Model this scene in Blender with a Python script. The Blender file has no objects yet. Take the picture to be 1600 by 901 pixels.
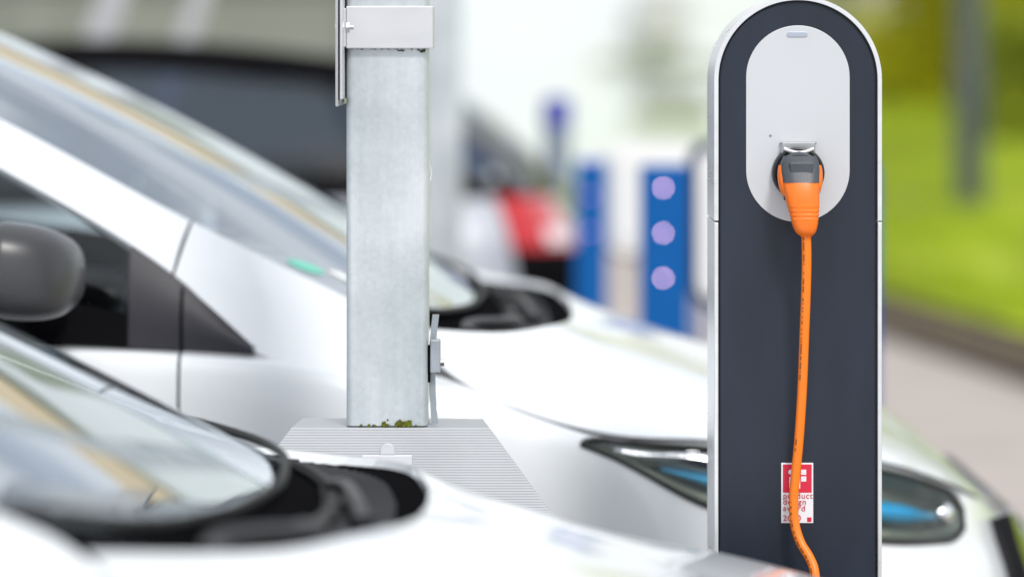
import bpy, bmesh, math, random
import numpy as np
from mathutils import Vector, Matrix
rnd = random.Random(7)
SC = bpy.context.scene
COL = SC.collection
R = math.radians
GZ = -0.10                       # level of the parking ground

# ------------------------------------------------------------------ camera
FPX, HOR, CH = 5500.0, 60.0, 1.34     # focal length in photo pixels, horizon row, lens height
cd = bpy.data.cameras.new('camera'); cam = bpy.data.objects.new('camera', cd); COL.objects.link(cam)
cd.sensor_width = 36; cd.lens = 36 * FPX / 1600
cd.shift_y = -(450.5 - HOR) / 1600
cd.clip_start = 0.1; cd.clip_end = 600
cd.dof.use_dof = True; cd.dof.focus_distance = 4.45; cd.dof.aperture_fstop = 1.85; cd.dof.aperture_blades = 0
cam.location = (0, 0, CH); cam.rotation_euler = (R(90), 0, 0)
SC.camera = cam

# ------------------------------------------------------------------ sky and sun
SUN_EL, SUN_AZ = 48, 160          # degrees; azimuth clockwise from +Y (behind the camera, to the right)
W = bpy.data.worlds.new('World'); SC.world = W; W.use_nodes = True
nt = W.node_tree; nt.nodes.clear()
def wn(t, **k):
    n = nt.nodes.new(t)
    for a, b in k.items(): setattr(n, a, b)
    return n
sky = wn('ShaderNodeTexSky', sky_type='NISHITA', sun_disc=False, sun_elevation=R(SUN_EL), sun_rotation=R(SUN_AZ),
         air_density=1.0, dust_density=2.0, ozone_density=1.0)
tc = wn('ShaderNodeTexCoord'); mp = wn('ShaderNodeMapping'); mp.inputs['Scale'].default_value = (1.0, 1.0, 2.6)
nz = wn('ShaderNodeTexNoise'); nz.inputs['Scale'].default_value = 3.1; nz.inputs['Detail'].default_value = 7
rp = wn('ShaderNodeValToRGB'); rp.color_ramp.elements[0].position = 0.36; rp.color_ramp.elements[1].position = 0.54; rp.color_ramp.elements[0].color = (.42, .42, .42, 1)
mx = wn('ShaderNodeMix', data_type='RGBA'); mx.inputs[7].default_value = (9.4, 9.8, 10.3, 1)
bg = wn('ShaderNodeBackground'); bg.inputs['Strength'].default_value = 0.12
wo = wn('ShaderNodeOutputWorld')
L = nt.links.new
L(tc.outputs['Generated'], mp.inputs['Vector']); L(mp.outputs['Vector'], nz.inputs['Vector'])
L(nz.outputs['Fac'], rp.inputs['Fac']); L(rp.outputs['Color'], mx.inputs[0]); L(sky.outputs['Color'], mx.inputs[6])
L(mx.outputs[2], bg.inputs['Color']); L(bg.outputs['Background'], wo.inputs['Surface'])
sd = bpy.data.lights.new('sun', 'SUN'); sun = bpy.data.objects.new('sun', sd); COL.objects.link(sun)
sd.energy = 2.2; sd.angle = R(11); sd.color = (1.0, 0.975, 0.94)
sv = Vector((math.sin(R(SUN_AZ)) * math.cos(R(SUN_EL)), math.cos(R(SUN_AZ)) * math.cos(R(SUN_EL)), math.sin(R(SUN_EL))))
sun.rotation_euler = sv.to_track_quat('Z', 'Y').to_euler(); sun.location = (3, -4, 8)
SC.view_settings.view_transform = 'Standard'; SC.view_settings.look = 'None'
SC.view_settings.gamma = 1.0; SC.view_settings.use_curve_mapping = False
SC.view_settings.exposure = 0.08
SC.render.engine = 'CYCLES'
SC.cycles.use_denoising = True
try: SC.cycles.denoiser = 'OPENIMAGEDENOISE'
except Exception: pass
SC.cycles.max_bounces = 10; SC.cycles.transparent_max_bounces = 16
SC.cycles.sample_clamp_indirect = 8

# ------------------------------------------------------------------ materials
MATS = {}
def mat(name, col=(.5,.5,.5), rough=.5, metal=0., coat=0., bump=None, var=None, emit=None, spec=None, trans=None, coatr=.03):
    """bump=(scale,strength[,stretch])  var=(scale,amount[,stretch])  emit=(colour,strength)"""
    m = bpy.data.materials.new(name); m.use_nodes = True; MATS[name] = m
    t = m.node_tree; b = t.nodes['Principled BSDF']
    b.inputs['Base Color'].default_value = (*col, 1); b.inputs['Roughness'].default_value = rough
    b.inputs['Metallic'].default_value = metal
    b.inputs['Coat Weight'].default_value = coat; b.inputs['Coat Roughness'].default_value = coatr
    if spec is not None: b.inputs['Specular IOR Level'].default_value = spec
    if emit: b.inputs['Emission Color'].default_value = (*emit[0], 1); b.inputs['Emission Strength'].default_value = emit[1]
    def tex(scale, stretch, detail=5):
        c = t.nodes.new('ShaderNodeTexCoord'); p = t.nodes.new('ShaderNodeMapping'); p.inputs['Scale'].default_value = stretch
        n = t.nodes.new('ShaderNodeTexNoise'); n.inputs['Scale'].default_value = scale; n.inputs['Detail'].default_value = detail
        t.links.new(c.outputs['Object'], p.inputs['Vector']); t.links.new(p.outputs['Vector'], n.inputs['Vector']); return n
    if var:
        n = tex(var[0], var[2] if len(var) > 2 else (1,1,1)); a = var[1]
        r = t.nodes.new('ShaderNodeValToRGB'); r.color_ramp.elements[0].position = .3; r.color_ramp.elements[1].position = .7
        r.color_ramp.elements[0].color = (*[max(0, c*(1-a)) for c in col], 1); r.color_ramp.elements[1].color = (*[min(1, c*(1+a)) for c in col], 1)
        t.links.new(n.outputs['Fac'], r.inputs['Fac']); t.links.new(r.outputs['Color'], b.inputs['Base Color'])
        q = t.nodes.new('ShaderNodeMapRange'); q.inputs['To Min'].default_value = max(0, rough-.08); q.inputs['To Max'].default_value = min(1, rough+.08)
        t.links.new(n.outputs['Fac'], q.inputs['Value']); t.links.new(q.outputs['Result'], b.inputs['Roughness'])
    if bump:
        n = tex(bump[0], bump[2] if len(bump) > 2 else (1,1,1)); u = t.nodes.new('ShaderNodeBump'); u.inputs['Strength'].default_value = bump[1]; u.inputs['Distance'].default_value = .002
        t.links.new(n.outputs['Fac'], u.inputs['Height']); t.links.new(u.outputs['Normal'], b.inputs['Normal'])
    if trans is not None:
        tr = t.nodes.new('ShaderNodeBsdfTranslucent'); tr.inputs['Color'].default_value = (*trans, 1)
        s = t.nodes.new('ShaderNodeMixShader'); s.inputs[0].default_value = .45
        t.links.new(b.outputs[0], s.inputs[1]); t.links.new(tr.outputs[0], s.inputs[2]); t.links.new(s.outputs[0], t.nodes['Material Output'].inputs[0])
    return m
def glass(name, tint, ior=1.5, base=0.):
    m = bpy.data.materials.new(name); m.use_nodes = True; MATS[name] = m; t = m.node_tree; t.nodes.clear()
    o = t.nodes.new('ShaderNodeOutputMaterial'); a = t.nodes.new('ShaderNodeBsdfTransparent'); a.inputs[0].default_value = (*tint, 1)
    g = t.nodes.new('ShaderNodeBsdfGlossy'); g.inputs['Roughness'].default_value = .015; g.inputs['Color'].default_value = (.93, .97, 1, 1)
    f = t.nodes.new('ShaderNodeFresnel'); f.inputs['IOR'].default_value = ior
    s = t.nodes.new('ShaderNodeMixShader'); q = t.nodes.new('ShaderNodeMapRange'); q.inputs['To Min'].default_value = base; t.links.new(f.outputs[0], q.inputs['Value']); t.links.new(q.outputs[0], s.inputs[0]); t.links.new(a.outputs[0], s.inputs[1]); t.links.new(g.outputs[0], s.inputs[2])
    t.links.new(s.outputs[0], o.inputs[0]); return m
mat('white_paint', (.73,.75,.77), .30, 0, .75)
mat('silver_paint', (.42,.43,.47), .34, .25, 1.0)
mat('black_gloss', (.012,.012,.014), .22, 0, .4)
mat('black_plastic', (.007,.007,.008), .6, spec=.0, bump=(900,.15))
mat('grey_plastic', (.030,.029,.036), .42, spec=.35, bump=(700,.1))
mat('mirror_cover', (.042,.042,.046), .35, spec=.5); mat('liner', (.006,.006,.007), .9)
mat('seam_shade', (.10,.10,.105), .8); mat('wiper_metal', (.022,.022,.024), .4, spec=.3); mat('rubber', (.015,.015,.015), .7)
mat('dash', (.10,.106,.112), .62, bump=(500,.25))
mat('seat_cloth', (.16,.165,.17), .85, var=(60,.2), bump=(800,.3))
mat('chrome', (.82,.83,.85), .12, 1.0)
mat('alloy', (.55,.56,.58), .3, .9)
mat('lamp_dark', (.20,.22,.165), .3, .3)
mat('lamp_blue', (.03,.42,.72), .14, .2, .6)
mat('tail_red', (.50,.003,.008), .2, 0, .3)
mat('tail_clear', (.75,.68,.70), .12, 0, 1.0)
mat('plate_white', (.78,.78,.76), .4)
glass('windscreen', (.84,.90,.89), 2.2, .42); glass('dark_glass', (.10,.12,.13), 1.52); glass('tinted_glass', (.30,.36,.48), 1.6); glass('clear_glass', (.80,.88,.88), 1.5); glass('lamp_glass', (.93,.95,.95), 1.42)
mat('badge_green', (.16,.55,.42), .5); mat('paper', (.8,.8,.78), .6)
mat('post_blue', (.010,.016,.030), .42, spec=.45, var=(16,.28,(1,1,.22)), bump=(1400,.12))
mat('post_silver', (.74,.75,.77), .30, .45, var=(4,.05,(1,1,12)))
mat('post_face', (.55,.56,.58), .42, .12, var=(2.5,.03), bump=(1600,.08))
mat('led_slit', (.42,.45,.52), .3, .3)
mat('socket_black', (.012,.012,.013), .4)
mat('plug_grey', (.055,.06,.072), .42, bump=(900,.15), var=(40,.15))
mat('plug_orange', (.88,.17,.006), .40, bump=(700,.12), var=(25,.05))
mat('sticker_white', (.80,.80,.82), .35); mat('sticker_red', (.66,.012,.05), .35); mat('print_red', (.55,.02,.05), .5)
mat('cap_dark', (.22,.22,.15), .5, .4, var=(260,.6)); mat('steel', (.60,.61,.61), .3, .95)
mat('bolt_steel', (.30,.29,.27), .35, .9)
mat('strap_grey', (.33,.36,.39), .45, .5, var=(30,.12))
mat('alu_band', (.63,.63,.65), .42, .45, var=(9,.05,(1,1,3)))
mat('alu_ribbed', (.40,.41,.425), .4, .45, var=(8,.05))
mat('moss', (.10,.11,.008), .95, var=(90,.4)); mat('grime', (.06,.055,.035), .95)
mat('board_blue', (.0008,.095,.34), .6, 0, 0, spec=.2); mat('board_navy', (.006,.02,.07), .5); mat('board_white', (.78,.78,.77), .4)
mat('led_lilac', (.6,.5,.8), .4, emit=((.95,.50,.56), 17.0)); mat('led_dim', (.3,.2,.5), .4, emit=((.40,.14,.45), 10.0))
mat('bollard_steel', (.20,.24,.30), .4, .5); mat('cap_blue', (.03,.04,.35), .3)
mat('asphalt', (.26,.26,.26), .9, var=(14,.25), bump=(160,.6))
mat('paving', (.385,.335,.305), .85, var=(2.2,.12), bump=(90,.4))
mat('soil', (.10,.07,.035), .95, var=(6,.45), bump=(40,.8))
mat('lawn', (.30,.36,.014), .9, var=(.9,.55))
mat('grass_blade', (.30,.40,.012), .7, trans=(.46,.56,.02), var=(.8,.6))
mat('leaf_lime', (.62,.60,.02), .6, trans=(.80,.78,.04), var=(.8,.62))
mat('leaf_green', (.30,.34,.02), .6, trans=(.38,.44,.03), var=(.8,.6))
mat('leaf_grey', (.16,.185,.13), .7, trans=(.14,.17,.11), var=(.8,.3))
mat('bark', (.09,.07,.05), .9, var=(12,.4), bump=(30,.8))
mat('kerb_stone', (.11,.085,.055), .9, var=(7,.3), bump=(60,.6))
mat('wall_white', (.78,.82,.87), .8, var=(1.2,.03), bump=(60,.2))
mat('wall_sage', (.225,.24,.20), .85, var=(.8,.12), bump=(50,.2))
mat('roof_tan_streak', (.56,.46,.31), .8, var=(3,.2)); mat('frame_grey', (.50,.51,.51), .6); mat('pane_green', (.28,.32,.25), .15, 0, .5)
mat('ac_grey', (.70,.70,.70), .5); mat('lamp_grey', (.075,.088,.095), .5, .4, var=(5,.15)); mat('strut', (.50,.50,.52), .45, .3)

# galvanised steel: spangle cells, streaks running down, fine scratches
m = bpy.data.materials.new('galvanised'); m.use_nodes = True; MATS['galvanised'] = m; t = m.node_tree; b = t.nodes['Principled BSDF']
c = t.nodes.new('ShaderNodeTexCoord'); v = t.nodes.new('ShaderNodeTexVoronoi'); v.inputs['Scale'].default_value = 170
p = t.nodes.new('ShaderNodeMapping'); p.inputs['Scale'].default_value = (38, 38, 2.2); n = t.nodes.new('ShaderNodeTexNoise'); n.inputs['Scale'].default_value = 1.0; n.inputs['Detail'].default_value = 6
n2 = t.nodes.new('ShaderNodeTexNoise'); n2.inputs['Scale'].default_value = 7; n2.inputs['Detail'].default_value = 4
t.links.new(c.outputs['Object'], v.inputs['Vector']); t.links.new(c.outputs['Object'], p.inputs['Vector']); t.links.new(p.outputs['Vector'], n.inputs['Vector']); t.links.new(c.outputs['Object'], n2.inputs['Vector'])
a1 = t.nodes.new('ShaderNodeMath'); a1.operation = 'MULTIPLY_ADD'; a1.inputs[1].default_value = .10; t.links.new(v.outputs['Color'], a1.inputs[0])
a2 = t.nodes.new('ShaderNodeMath'); a2.operation = 'MULTIPLY_ADD'; a2.inputs[1].default_value = .45; t.links.new(n.outputs['Fac'], a2.inputs[0]); t.links.new(n2.outputs['Fac'], a2.inputs[2])
t.links.new(a2.outputs[0], a1.inputs[2])
r = t.nodes.new('ShaderNodeValToRGB'); r.color_ramp.elements[0].position = .45; r.color_ramp.elements[1].position = 1.05
r.color_ramp.elements[0].color = (.36,.40,.415,1); r.color_ramp.elements[1].color = (.66,.695,.715,1)
t.links.new(a1.outputs[0], r.inputs['Fac']); t.links.new(r.outputs['Color'], b.inputs['Base Color'])
b.inputs['Metallic'].default_value = .45; b.inputs['Roughness'].default_value = .42
u = t.nodes.new('ShaderNodeBump'); u.inputs['Strength'].default_value = .10; u.inputs['Distance'].default_value = .001
t.links.new(a1.outputs[0], u.inputs['Height']); t.links.new(u.outputs['Normal'], b.inputs['Normal'])

# orange cable sheath with a line of dark print along it (UV: u around, v metres along)
m = bpy.data.materials.new('cable_orange'); m.use_nodes = True; MATS['cable_orange'] = m; t = m.node_tree; b = t.nodes['Principled BSDF']
b.inputs['Roughness'].default_value = .42
uv = t.nodes.new('ShaderNodeUVMap'); sp = t.nodes.new('ShaderNodeSeparateXYZ'); t.links.new(uv.outputs[0], sp.inputs[0])
def mth(op, a, bb):
    x = t.nodes.new('ShaderNodeMath'); x.operation = op
    for i, q in enumerate((a, bb)):
        if isinstance(q, (int, float)): x.inputs[i].default_value = q
        else: t.links.new(q, x.inputs[i])
    return x.outputs[0]
band = mth('LESS_THAN', mth('ABSOLUTE', mth('SUBTRACT', sp.outputs[0], .615), 0), .034)
w1 = t.nodes.new('ShaderNodeTexWhiteNoise'); w1.noise_dimensions = '1D'; t.links.new(mth('FLOOR', mth('MULTIPLY', sp.outputs[1], 520), 0), w1.inputs['W'])
w2 = t.nodes.new('ShaderNodeTexNoise'); w2.noise_dimensions = '1D'; w2.inputs['Scale'].default_value = 11; t.links.new(sp.outputs[1], w2.inputs['W'])
msk = mth('MULTIPLY', mth('MULTIPLY', band, mth('GREATER_THAN', w1.outputs['Value'], .42)), mth('GREATER_THAN', w2.outputs['Fac'], .47))
mm = t.nodes.new('ShaderNodeMix'); mm.data_type = 'RGBA'; t.links.new(mth('MULTIPLY', msk, .75), mm.inputs[0])
mm.inputs[6].default_value = (.90,.20,.006,1); mm.inputs[7].default_value = (.12,.03,.01,1); t.links.new(mm.outputs[2], b.inputs['Base Color'])

# ------------------------------------------------------------------ object helpers
def link(name, me, mt=None, parent=None, loc=None, smooth=False):
    o = bpy.data.objects.new(name, me); COL.objects.link(o)
    if mt is not None and not me.materials: me.materials.append(MATS[mt])
    if parent is not None: o.parent = parent
    if loc is not None: o.location = loc
    return o
def empty(name, loc, label, cat, group=None, rz=0):
    o = bpy.data.objects.new(name, None); COL.objects.link(o); o.location = loc; o.rotation_euler = (0, 0, rz)
    o.empty_display_size = .1; tag(o, label, cat, group); return o
def tag(o, label=None, cat=None, group=None, kind=None):
    for k, v in (('label', label), ('category', cat), ('group', group), ('kind', kind)):
        if v: o[k] = v
    return o
class MB:
    def __init__(s): s.v = []; s.f = []; s.sm = []
    def add(s, vs, fs, smooth=False):
        b = len(s.v); s.v += [tuple(x) for x in vs]; s.f += [[i + b for i in f] for f in fs]; s.sm += [smooth] * len(fs); return s
    def box(s, c, d, bev=0., M=None, seg=2):
        bm = bmesh.new(); bmesh.ops.create_cube(bm, size=1); bmesh.ops.scale(bm, vec=d, verts=bm.verts)
        if bev: bmesh.ops.bevel(bm, geom=bm.edges[:], offset=bev, segments=seg, affect='EDGES', profile=.5)
        if M is not None: bmesh.ops.transform(bm, matrix=M, verts=bm.verts)
        bmesh.ops.translate(bm, vec=c, verts=bm.verts); s.bm(bm); return s
    def bm(s, bm, smooth=False):
        bm.verts.index_update(); s.add([v.co for v in bm.verts], [[v.index for v in f.verts] for f in bm.faces], smooth); bm.free(); return s
    def prism(s, pts, axis='Y', d0=0., d1=1., bev=0., seg=2):
        """2D outline extruded; pts in (x,z) for axis Y"""
        bm = bmesh.new()
        if axis == 'Y': P = [(x, d0, z) for x, z in pts]; e = (0, d1 - d0, 0)
        elif axis == 'Z': P = [(x, z, d0) for x, z in pts]; e = (0, 0, d1 - d0)
        else: P = [(d0, x, z) for x, z in pts]; e = (d1 - d0, 0, 0)
        f = bm.faces.new([bm.verts.new(q) for q in P]); r = bmesh.ops.extrude_face_region(bm, geom=[f])
        bmesh.ops.translate(bm, vec=e, verts=[g for g in r['geom'] if isinstance(g, bmesh.types.BMVert)])
        bmesh.ops.recalc_face_normals(bm, faces=bm.faces)
        if bev:
            ed = [x for x in bm.edges if any(len(ff.verts) > 4 or len(pts) <= 4 for ff in x.link_faces)]
            bmesh.ops.bevel(bm, geom=ed, offset=bev, segments=seg, affect='EDGES', profile=.5)
        return s.bm(bm)
    def tube(s, path, rad, n=12, cap=True, uv=None):
        P = [Vector(p) for p in path]; rr = rad if hasattr(rad, '__len__') else [rad] * len(P)
        up = None; rings = []
        for i, p in enumerate(P):
            tg = (P[min(i + 1, len(P) - 1)] - P[max(i - 1, 0)]).normalized()
            if up is None:
                up = Vector((0, 1, 0)) if abs(tg.y) < .8 else Vector((1, 0, 0))
            up = (up - tg * up.dot(tg)).normalized(); sd_ = tg.cross(up)
            rings.append([p + (up * math.cos(2*math.pi*k/n) + sd_ * math.sin(2*math.pi*k/n)) * rr[i] for k in range(n)])
        vs = [q for r_ in rings for q in r_]
        fs = [[i*n+k, i*n+(k+1) % n, (i+1)*n+(k+1) % n, (i+1)*n+k] for i in range(len(P)-1) for k in range(n)]
        s.add(vs, fs, True)
        if cap:
            s.add(rings[0], [list(range(n))[::-1]]); s.add(rings[-1], [list(range(n))])
        return s
    def lathe(s, prof, c=(0,0,0), axis='Z', n=32):
        vs = []; fs = []
        for r_, h in prof:
            for k in range(n):
                a = 2*math.pi*k/n; x, y = r_*math.cos(a), r_*math.sin(a)
                p = {'Z': (x, y, h), 'Y': (x, h, y), 'X': (h, x, y)}[axis]; vs.append((p[0]+c[0], p[1]+c[1], p[2]+c[2]))
        for i in range(len(prof)-1):
            for k in range(n): fs.append([i*n+k, i*n+(k+1) % n, (i+1)*n+(k+1) % n, (i+1)*n+k])
        return s.add(vs, fs, True)
    def build(s, name, mt, parent=None, loc=None, fix=True):
        me = bpy.data.meshes.new(name); me.from_pydata(s.v, [], s.f)
        me.polygons.foreach_set('use_smooth', s.sm)
        if fix:
            bm = bmesh.new(); bm.from_mesh(me); bmesh.ops.recalc_face_normals(bm, faces=bm.faces); bm.to_mesh(me); bm.free()
        if any(s.sm):
            try: me.set_sharp_from_angle(angle=R(38))
            except Exception: pass
        me.update(); return link(name, me, mt, parent, loc)
def arc(cx, cz, r, a0, a1, n): return [(cx + r*math.cos(R(a0+(a1-a0)*i/n)), cz + r*math.sin(R(a0+(a1-a0)*i/n))) for i in range(n+1)]
def rrect(x0, z0, x1, z1, r, n=6):
    return arc(x1-r, z0+r, r, -90, 0, n) + arc(x1-r, z1-r, r, 0, 90, n) + arc(x0+r, z1-r, r, 90, 180, n) + arc(x0+r, z0+r, r, 180, 270, n)
def smoothpath(P, n=8):
    P = [np.array(p, float) for p in P]; out = []
    for i in range(len(P)-1):
        a, b_, c_, d = P[max(i-1, 0)], P[i], P[i+1], P[min(i+2, len(P)-1)]
        for k in range(n):
            u_ = k/n; out.append(.5*((2*b_)+(c_-a)*u_+(2*a-5*b_+4*c_-d)*u_**2+(3*b_-a-3*c_+d)*u_**3))
    out.append(P[-1]); return [tuple(p) for p in out]
def px(x, y, Y): return ((x-800)*Y/FPX, Y, CH-(y-HOR)*Y/FPX)     # where a sight line meets depth Y

# ------------------------------------------------------------------ the ground
g = MB(); g.add([(-150,-60,GZ),(150,-60,GZ),(150,300,GZ),(-150,300,GZ)], [[0,1,2,3]]); tag(g.build('ground', 'asphalt', fix=False), kind='structure')
EA, EB = np.array((2.13, 14.7)), np.array((1.82, 16.8)); ED = (EB-EA)/np.linalg.norm(EB-EA); EN = np.array((ED[1], -ED[0]))   # edge of the verge, EN points to the grass
def ep(s, w, z): q = EA + ED*s + EN*w; return (q[0], q[1], z)
g = MB(); g.add([ep(-14,-7.5,GZ+.004), ep(-14,-.02,GZ+.004), ep(22,-.02,GZ+.004), ep(22,-7.5,GZ+.004)], [[0,1,2,3]]); tag(g.build('footpath', 'paving', fix=False), kind='structure')
g = MB(); g.add([ep(-14,.10,GZ+.03), ep(-14,.62,GZ+.07), ep(30,.62,GZ+.07), ep(30,.10,GZ+.03)], [[0,1,2,3]]); tag(g.build('soil_strip', 'soil', fix=False), kind='structure')
vs = []; fs = []; NU, NW = 44, 26
for i in range(NU+1):
    for j in range(NW+1):
        w = .45 + 30*(j/NW)**1.6
        q = ep(-14+46*i/NU, w, 0); vs.append((q[0], q[1], GZ+.085 + .035*math.sin(i*1.3+j)*min(1, j/3) + .02*w + .05*max(0, q[1]-19)*min(1, max(0, (q[0]-1.8)/1.1))))
for i in range(NU):
    for j in range(NW): fs.append([i*(NW+1)+j, i*(NW+1)+j+1, (i+1)*(NW+1)+j+1, (i+1)*(NW+1)+j])
lm_ = MB().add(vs, fs, True); tag(lm_.build('lawn', 'lawn'), kind='structure')
kb = bpy.data.objects.new('kerb', None); COL.objects.link(kb); tag(kb, kind='structure')
ks = MB().box((0,0,0), (.96,.12,.22), .012); ks0 = None
for i in range(30):
    q = ep(-12+i*.98, .05, GZ+.01+rnd.uniform(-.006,.006))
    if ks0 is None: ks0 = ks.build('kerb_stone', 'kerb_stone', kb); o = ks0
    else: o = ks0.copy(); COL.objects.link(o)
    o.location = q; o.rotation_euler = (0, rnd.uniform(-.006,.006), math.atan2(ED[1], ED[0])+rnd.uniform(-.01,.01))

def lawn_z(x, y): w = float(np.dot(np.array((x, y))-EA, EN)); return GZ+.085+.02*max(w, 0)+.05*max(0, y-19)*min(1, max(0, (x-1.8)/1.1))
# ------------------------------------------------------------------ car
def hermite(K, P, u_):
    """P[n,...] at knots K, evaluated at u_"""
    n_ = len(K); i = min(max(int(np.searchsorted(K, u_, 'right'))-1, 0), n_-2); h = K[i+1]-K[i]; x = (u_-K[i])/h
    def tan(k):
        if k == 0: return (P[1]-P[0])/(K[1]-K[0])
        if k == n_-1: return (P[-1]-P[-2])/(K[-1]-K[-2])
        a, b_ = K[k]-K[k-1], K[k+1]-K[k]
        return ((P[k+1]-P[k])/b_*a + (P[k]-P[k-1])/a*b_)/(a+b_)
    return (2*x**3-3*x**2+1)*P[i] + (x**3-2*x**2+x)*h*tan(i) + (-2*x**3+3*x**2)*P[i+1] + (x**3-x**2)*h*tan(i+1)
class Curve:
    def __init__(s, P):
        s.P = np.array(P, float); d = np.linalg.norm(np.diff(s.P, axis=0), axis=1); s.K = np.concatenate([[0], np.cumsum(d)])/d.sum()
    def __call__(s, u_): return hermite(s.K, s.P, u_)
SIDE = [  # columns from the tail round to the nose; rows belt, shoulder crease, flank, widest, sill, tuck  (x, v, world z)
 [(-3.16,0,.95),(-3.22,0,.80),(-3.25,0,.62),(-3.26,0,.42),(-3.2,0,.2),(-3.1,0,.08)],
 [(-3.10,-.42,.955),(-3.18,-.45,.81),(-3.21,-.45,.62),(-3.22,-.45,.42),(-3.16,-.45,.2),(-3.06,-.45,.08)],
 [(-2.98,-.66,.965),(-3.03,-.72,.82),(-3.06,-.75,.62),(-3.05,-.76,.42),(-3.0,-.74,.2),(-2.95,-.70,.08)],
 [(-2.7,-.745,.965),(-2.7,-.825,.85),(-2.7,-.85,.63),(-2.7,-.86,.44),(-2.7,-.83,.2),(-2.7,-.78,.08)],
 [(-2.0,-.775,.945),(-2.0,-.835,.868),(-2.0,-.846,.64),(-2.0,-.865,.44),(-2.0,-.83,.2),(-2.0,-.78,.08)],
 [(-1.2,-.783,.92),(-1.2,-.835,.875),(-1.2,-.846,.64),(-1.2,-.865,.44),(-1.2,-.83,.2),(-1.2,-.78,.08)],
 [(-.7,-.785,.90),(-.7,-.835,.870),(-.7,-.846,.64),(-.7,-.865,.44),(-.7,-.83,.2),(-.7,-.78,.08)],
 [(-.475,-.788,.891),(-.475,-.835,.862),(-.475,-.846,.64),(-.475,-.865,.44),(-.475,-.83,.2),(-.475,-.78,.08)],
 [(-.3,-.782,.880),(-.3,-.835,.846),(-.3,-.85,.64),(-.3,-.865,.44),(-.3,-.83,.2),(-.3,-.78,.08)],
 [(-.1,-.745,.848),(-.1,-.832,.810),(-.1,-.85,.63),(-.1,-.865,.44),(-.1,-.83,.2),(-.1,-.78,.08)],
 [(.05,-.752,.786),(.05,-.822,.776),(.05,-.848,.62),(.05,-.86,.43),(.05,-.83,.19),(.05,-.78,.08)],
 [(.14,-.755,.761),(.14,-.812,.742),(.14,-.836,.60),(.14,-.85,.42),(.14,-.82,.18),(.14,-.77,.07)],
 [(.288,-.755,.752),(.281,-.79,.667),(.285,-.81,.55),(.285,-.82,.40),(.285,-.79,.17),(.285,-.74,.06)],
 [(.43,-.715,.733),(.42,-.755,.628),(.425,-.775,.52),(.425,-.785,.38),(.42,-.745,.16),(.41,-.70,.06)],
 [(.558,-.64,.705),(.548,-.69,.602),(.56,-.71,.50),(.565,-.72,.36),(.55,-.66,.15),(.53,-.62,.06)],
 [(.66,-.53,.662),(.66,-.565,.586),(.678,-.58,.49),(.688,-.585,.34),(.665,-.53,.15),(.63,-.50,.06)],
 [(.713,-.44,.632),(.722,-.455,.574),(.745,-.465,.48),(.755,-.47,.33),(.73,-.42,.15),(.69,-.40,.06)],
 [(.77,-.2,.588),(.79,-.2,.555),(.82,-.2,.465),(.825,-.2,.32),(.80,-.2,.14),(.75,-.2,.06)],
 [(.785,0,.578),(.81,0,.545),(.845,0,.46),(.85,0,.32),(.825,0,.14),(.775,0,.06)]]
class Surf:
    def __init__(s, G):
        s.G = np.array(G, float); d = np.mean(np.linalg.norm(np.diff(s.G, axis=0), axis=2), axis=1); s.K = np.concatenate([[0], np.cumsum(d)]); s.J = np.arange(s.G.shape[1], dtype=float)
    def t(s, k): i = min(int(k), len(s.K)-2); return s.K[i] + (k-i)*(s.K[i+1]-s.K[i])
    def __call__(s, t_, j):
        i = min(max(int(np.searchsorted(s.K, t_, 'right'))-1, 0), len(s.K)-2); lo, hi = max(i-1, 0), min(i+3, len(s.K))
        return hermite(s.K[lo:hi], np.array([hermite(s.J, s.G[k], j) for k in range(lo, hi)]), t_)
    def n(s, t_, j, e=.004):
        T1 = s.K[-1]; J1 = s.J[-1]
        a = s(min(t_+e, T1), j)-s(max(t_-e, 0), j); b_ = s(t_, min(j+.03, J1))-s(t_, max(j-.03, 0)); c_ = np.cross(a, b_); c_ /= np.linalg.norm(c_)+1e-9
        q = s(t_, j); out = q - np.array((-1.2, 0, .35))
        return c_ if np.dot(c_, out) > 0 else -c_
SS = Surf(SIDE)
CEN = np.array((-1.2, 0, .5))
def panel(grid, rim=.014, keep=None, cen=CEN, up=False):
    """grid[i][j] of points -> (verts, faces, smooth flags) with turned-in edges"""
    A = np.array(grid, float); n_, m_ = A.shape[:2]; vs = A.reshape(-1, 3); fs = []
    for i in range(n_-1):
        for j in range(m_-1):
            f = [i*m_+j, (i+1)*m_+j, (i+1)*m_+j+1, i*m_+j+1]
            if keep is None or keep(vs[f].mean(0)): fs.append(f)
    if not fs: return MB()
    nv = np.zeros_like(vs)
    for f in fs:
        c_ = np.cross(vs[f[2]]-vs[f[0]], vs[f[3]]-vs[f[1]])
        for k in f: nv[k] += c_
    o = 0.
    for f in fs:
        ctr = vs[f].mean(0); c_ = np.cross(vs[f[2]]-vs[f[0]], vs[f[3]]-vs[f[1]]); d = ctr-cen; o += np.dot(c_, (0, 0, 1) if up else d/np.linalg.norm(d))
    if o < 0: fs = [f[::-1] for f in fs]; nv = -nv
    nv /= np.linalg.norm(nv, axis=1)[:, None]+1e-9
    mb = MB(); mb.add(vs, fs, True)
    if rim:
        ec = {}
        for f in fs:
            for k in range(4):
                a, b_ = f[k], f[(k+1) % 4]; key = (min(a, b_), max(a, b_)); ec.setdefault(key, []).append((a, b_))
        for key, l_ in ec.items():
            if len(l_) == 1:
                a, b_ = l_[0]; mb.add([vs[b_], vs[a], vs[a]-nv[a]*rim, vs[b_]-nv[b_]*rim], [[0,1,2,3]], False)
    return mb
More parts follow.
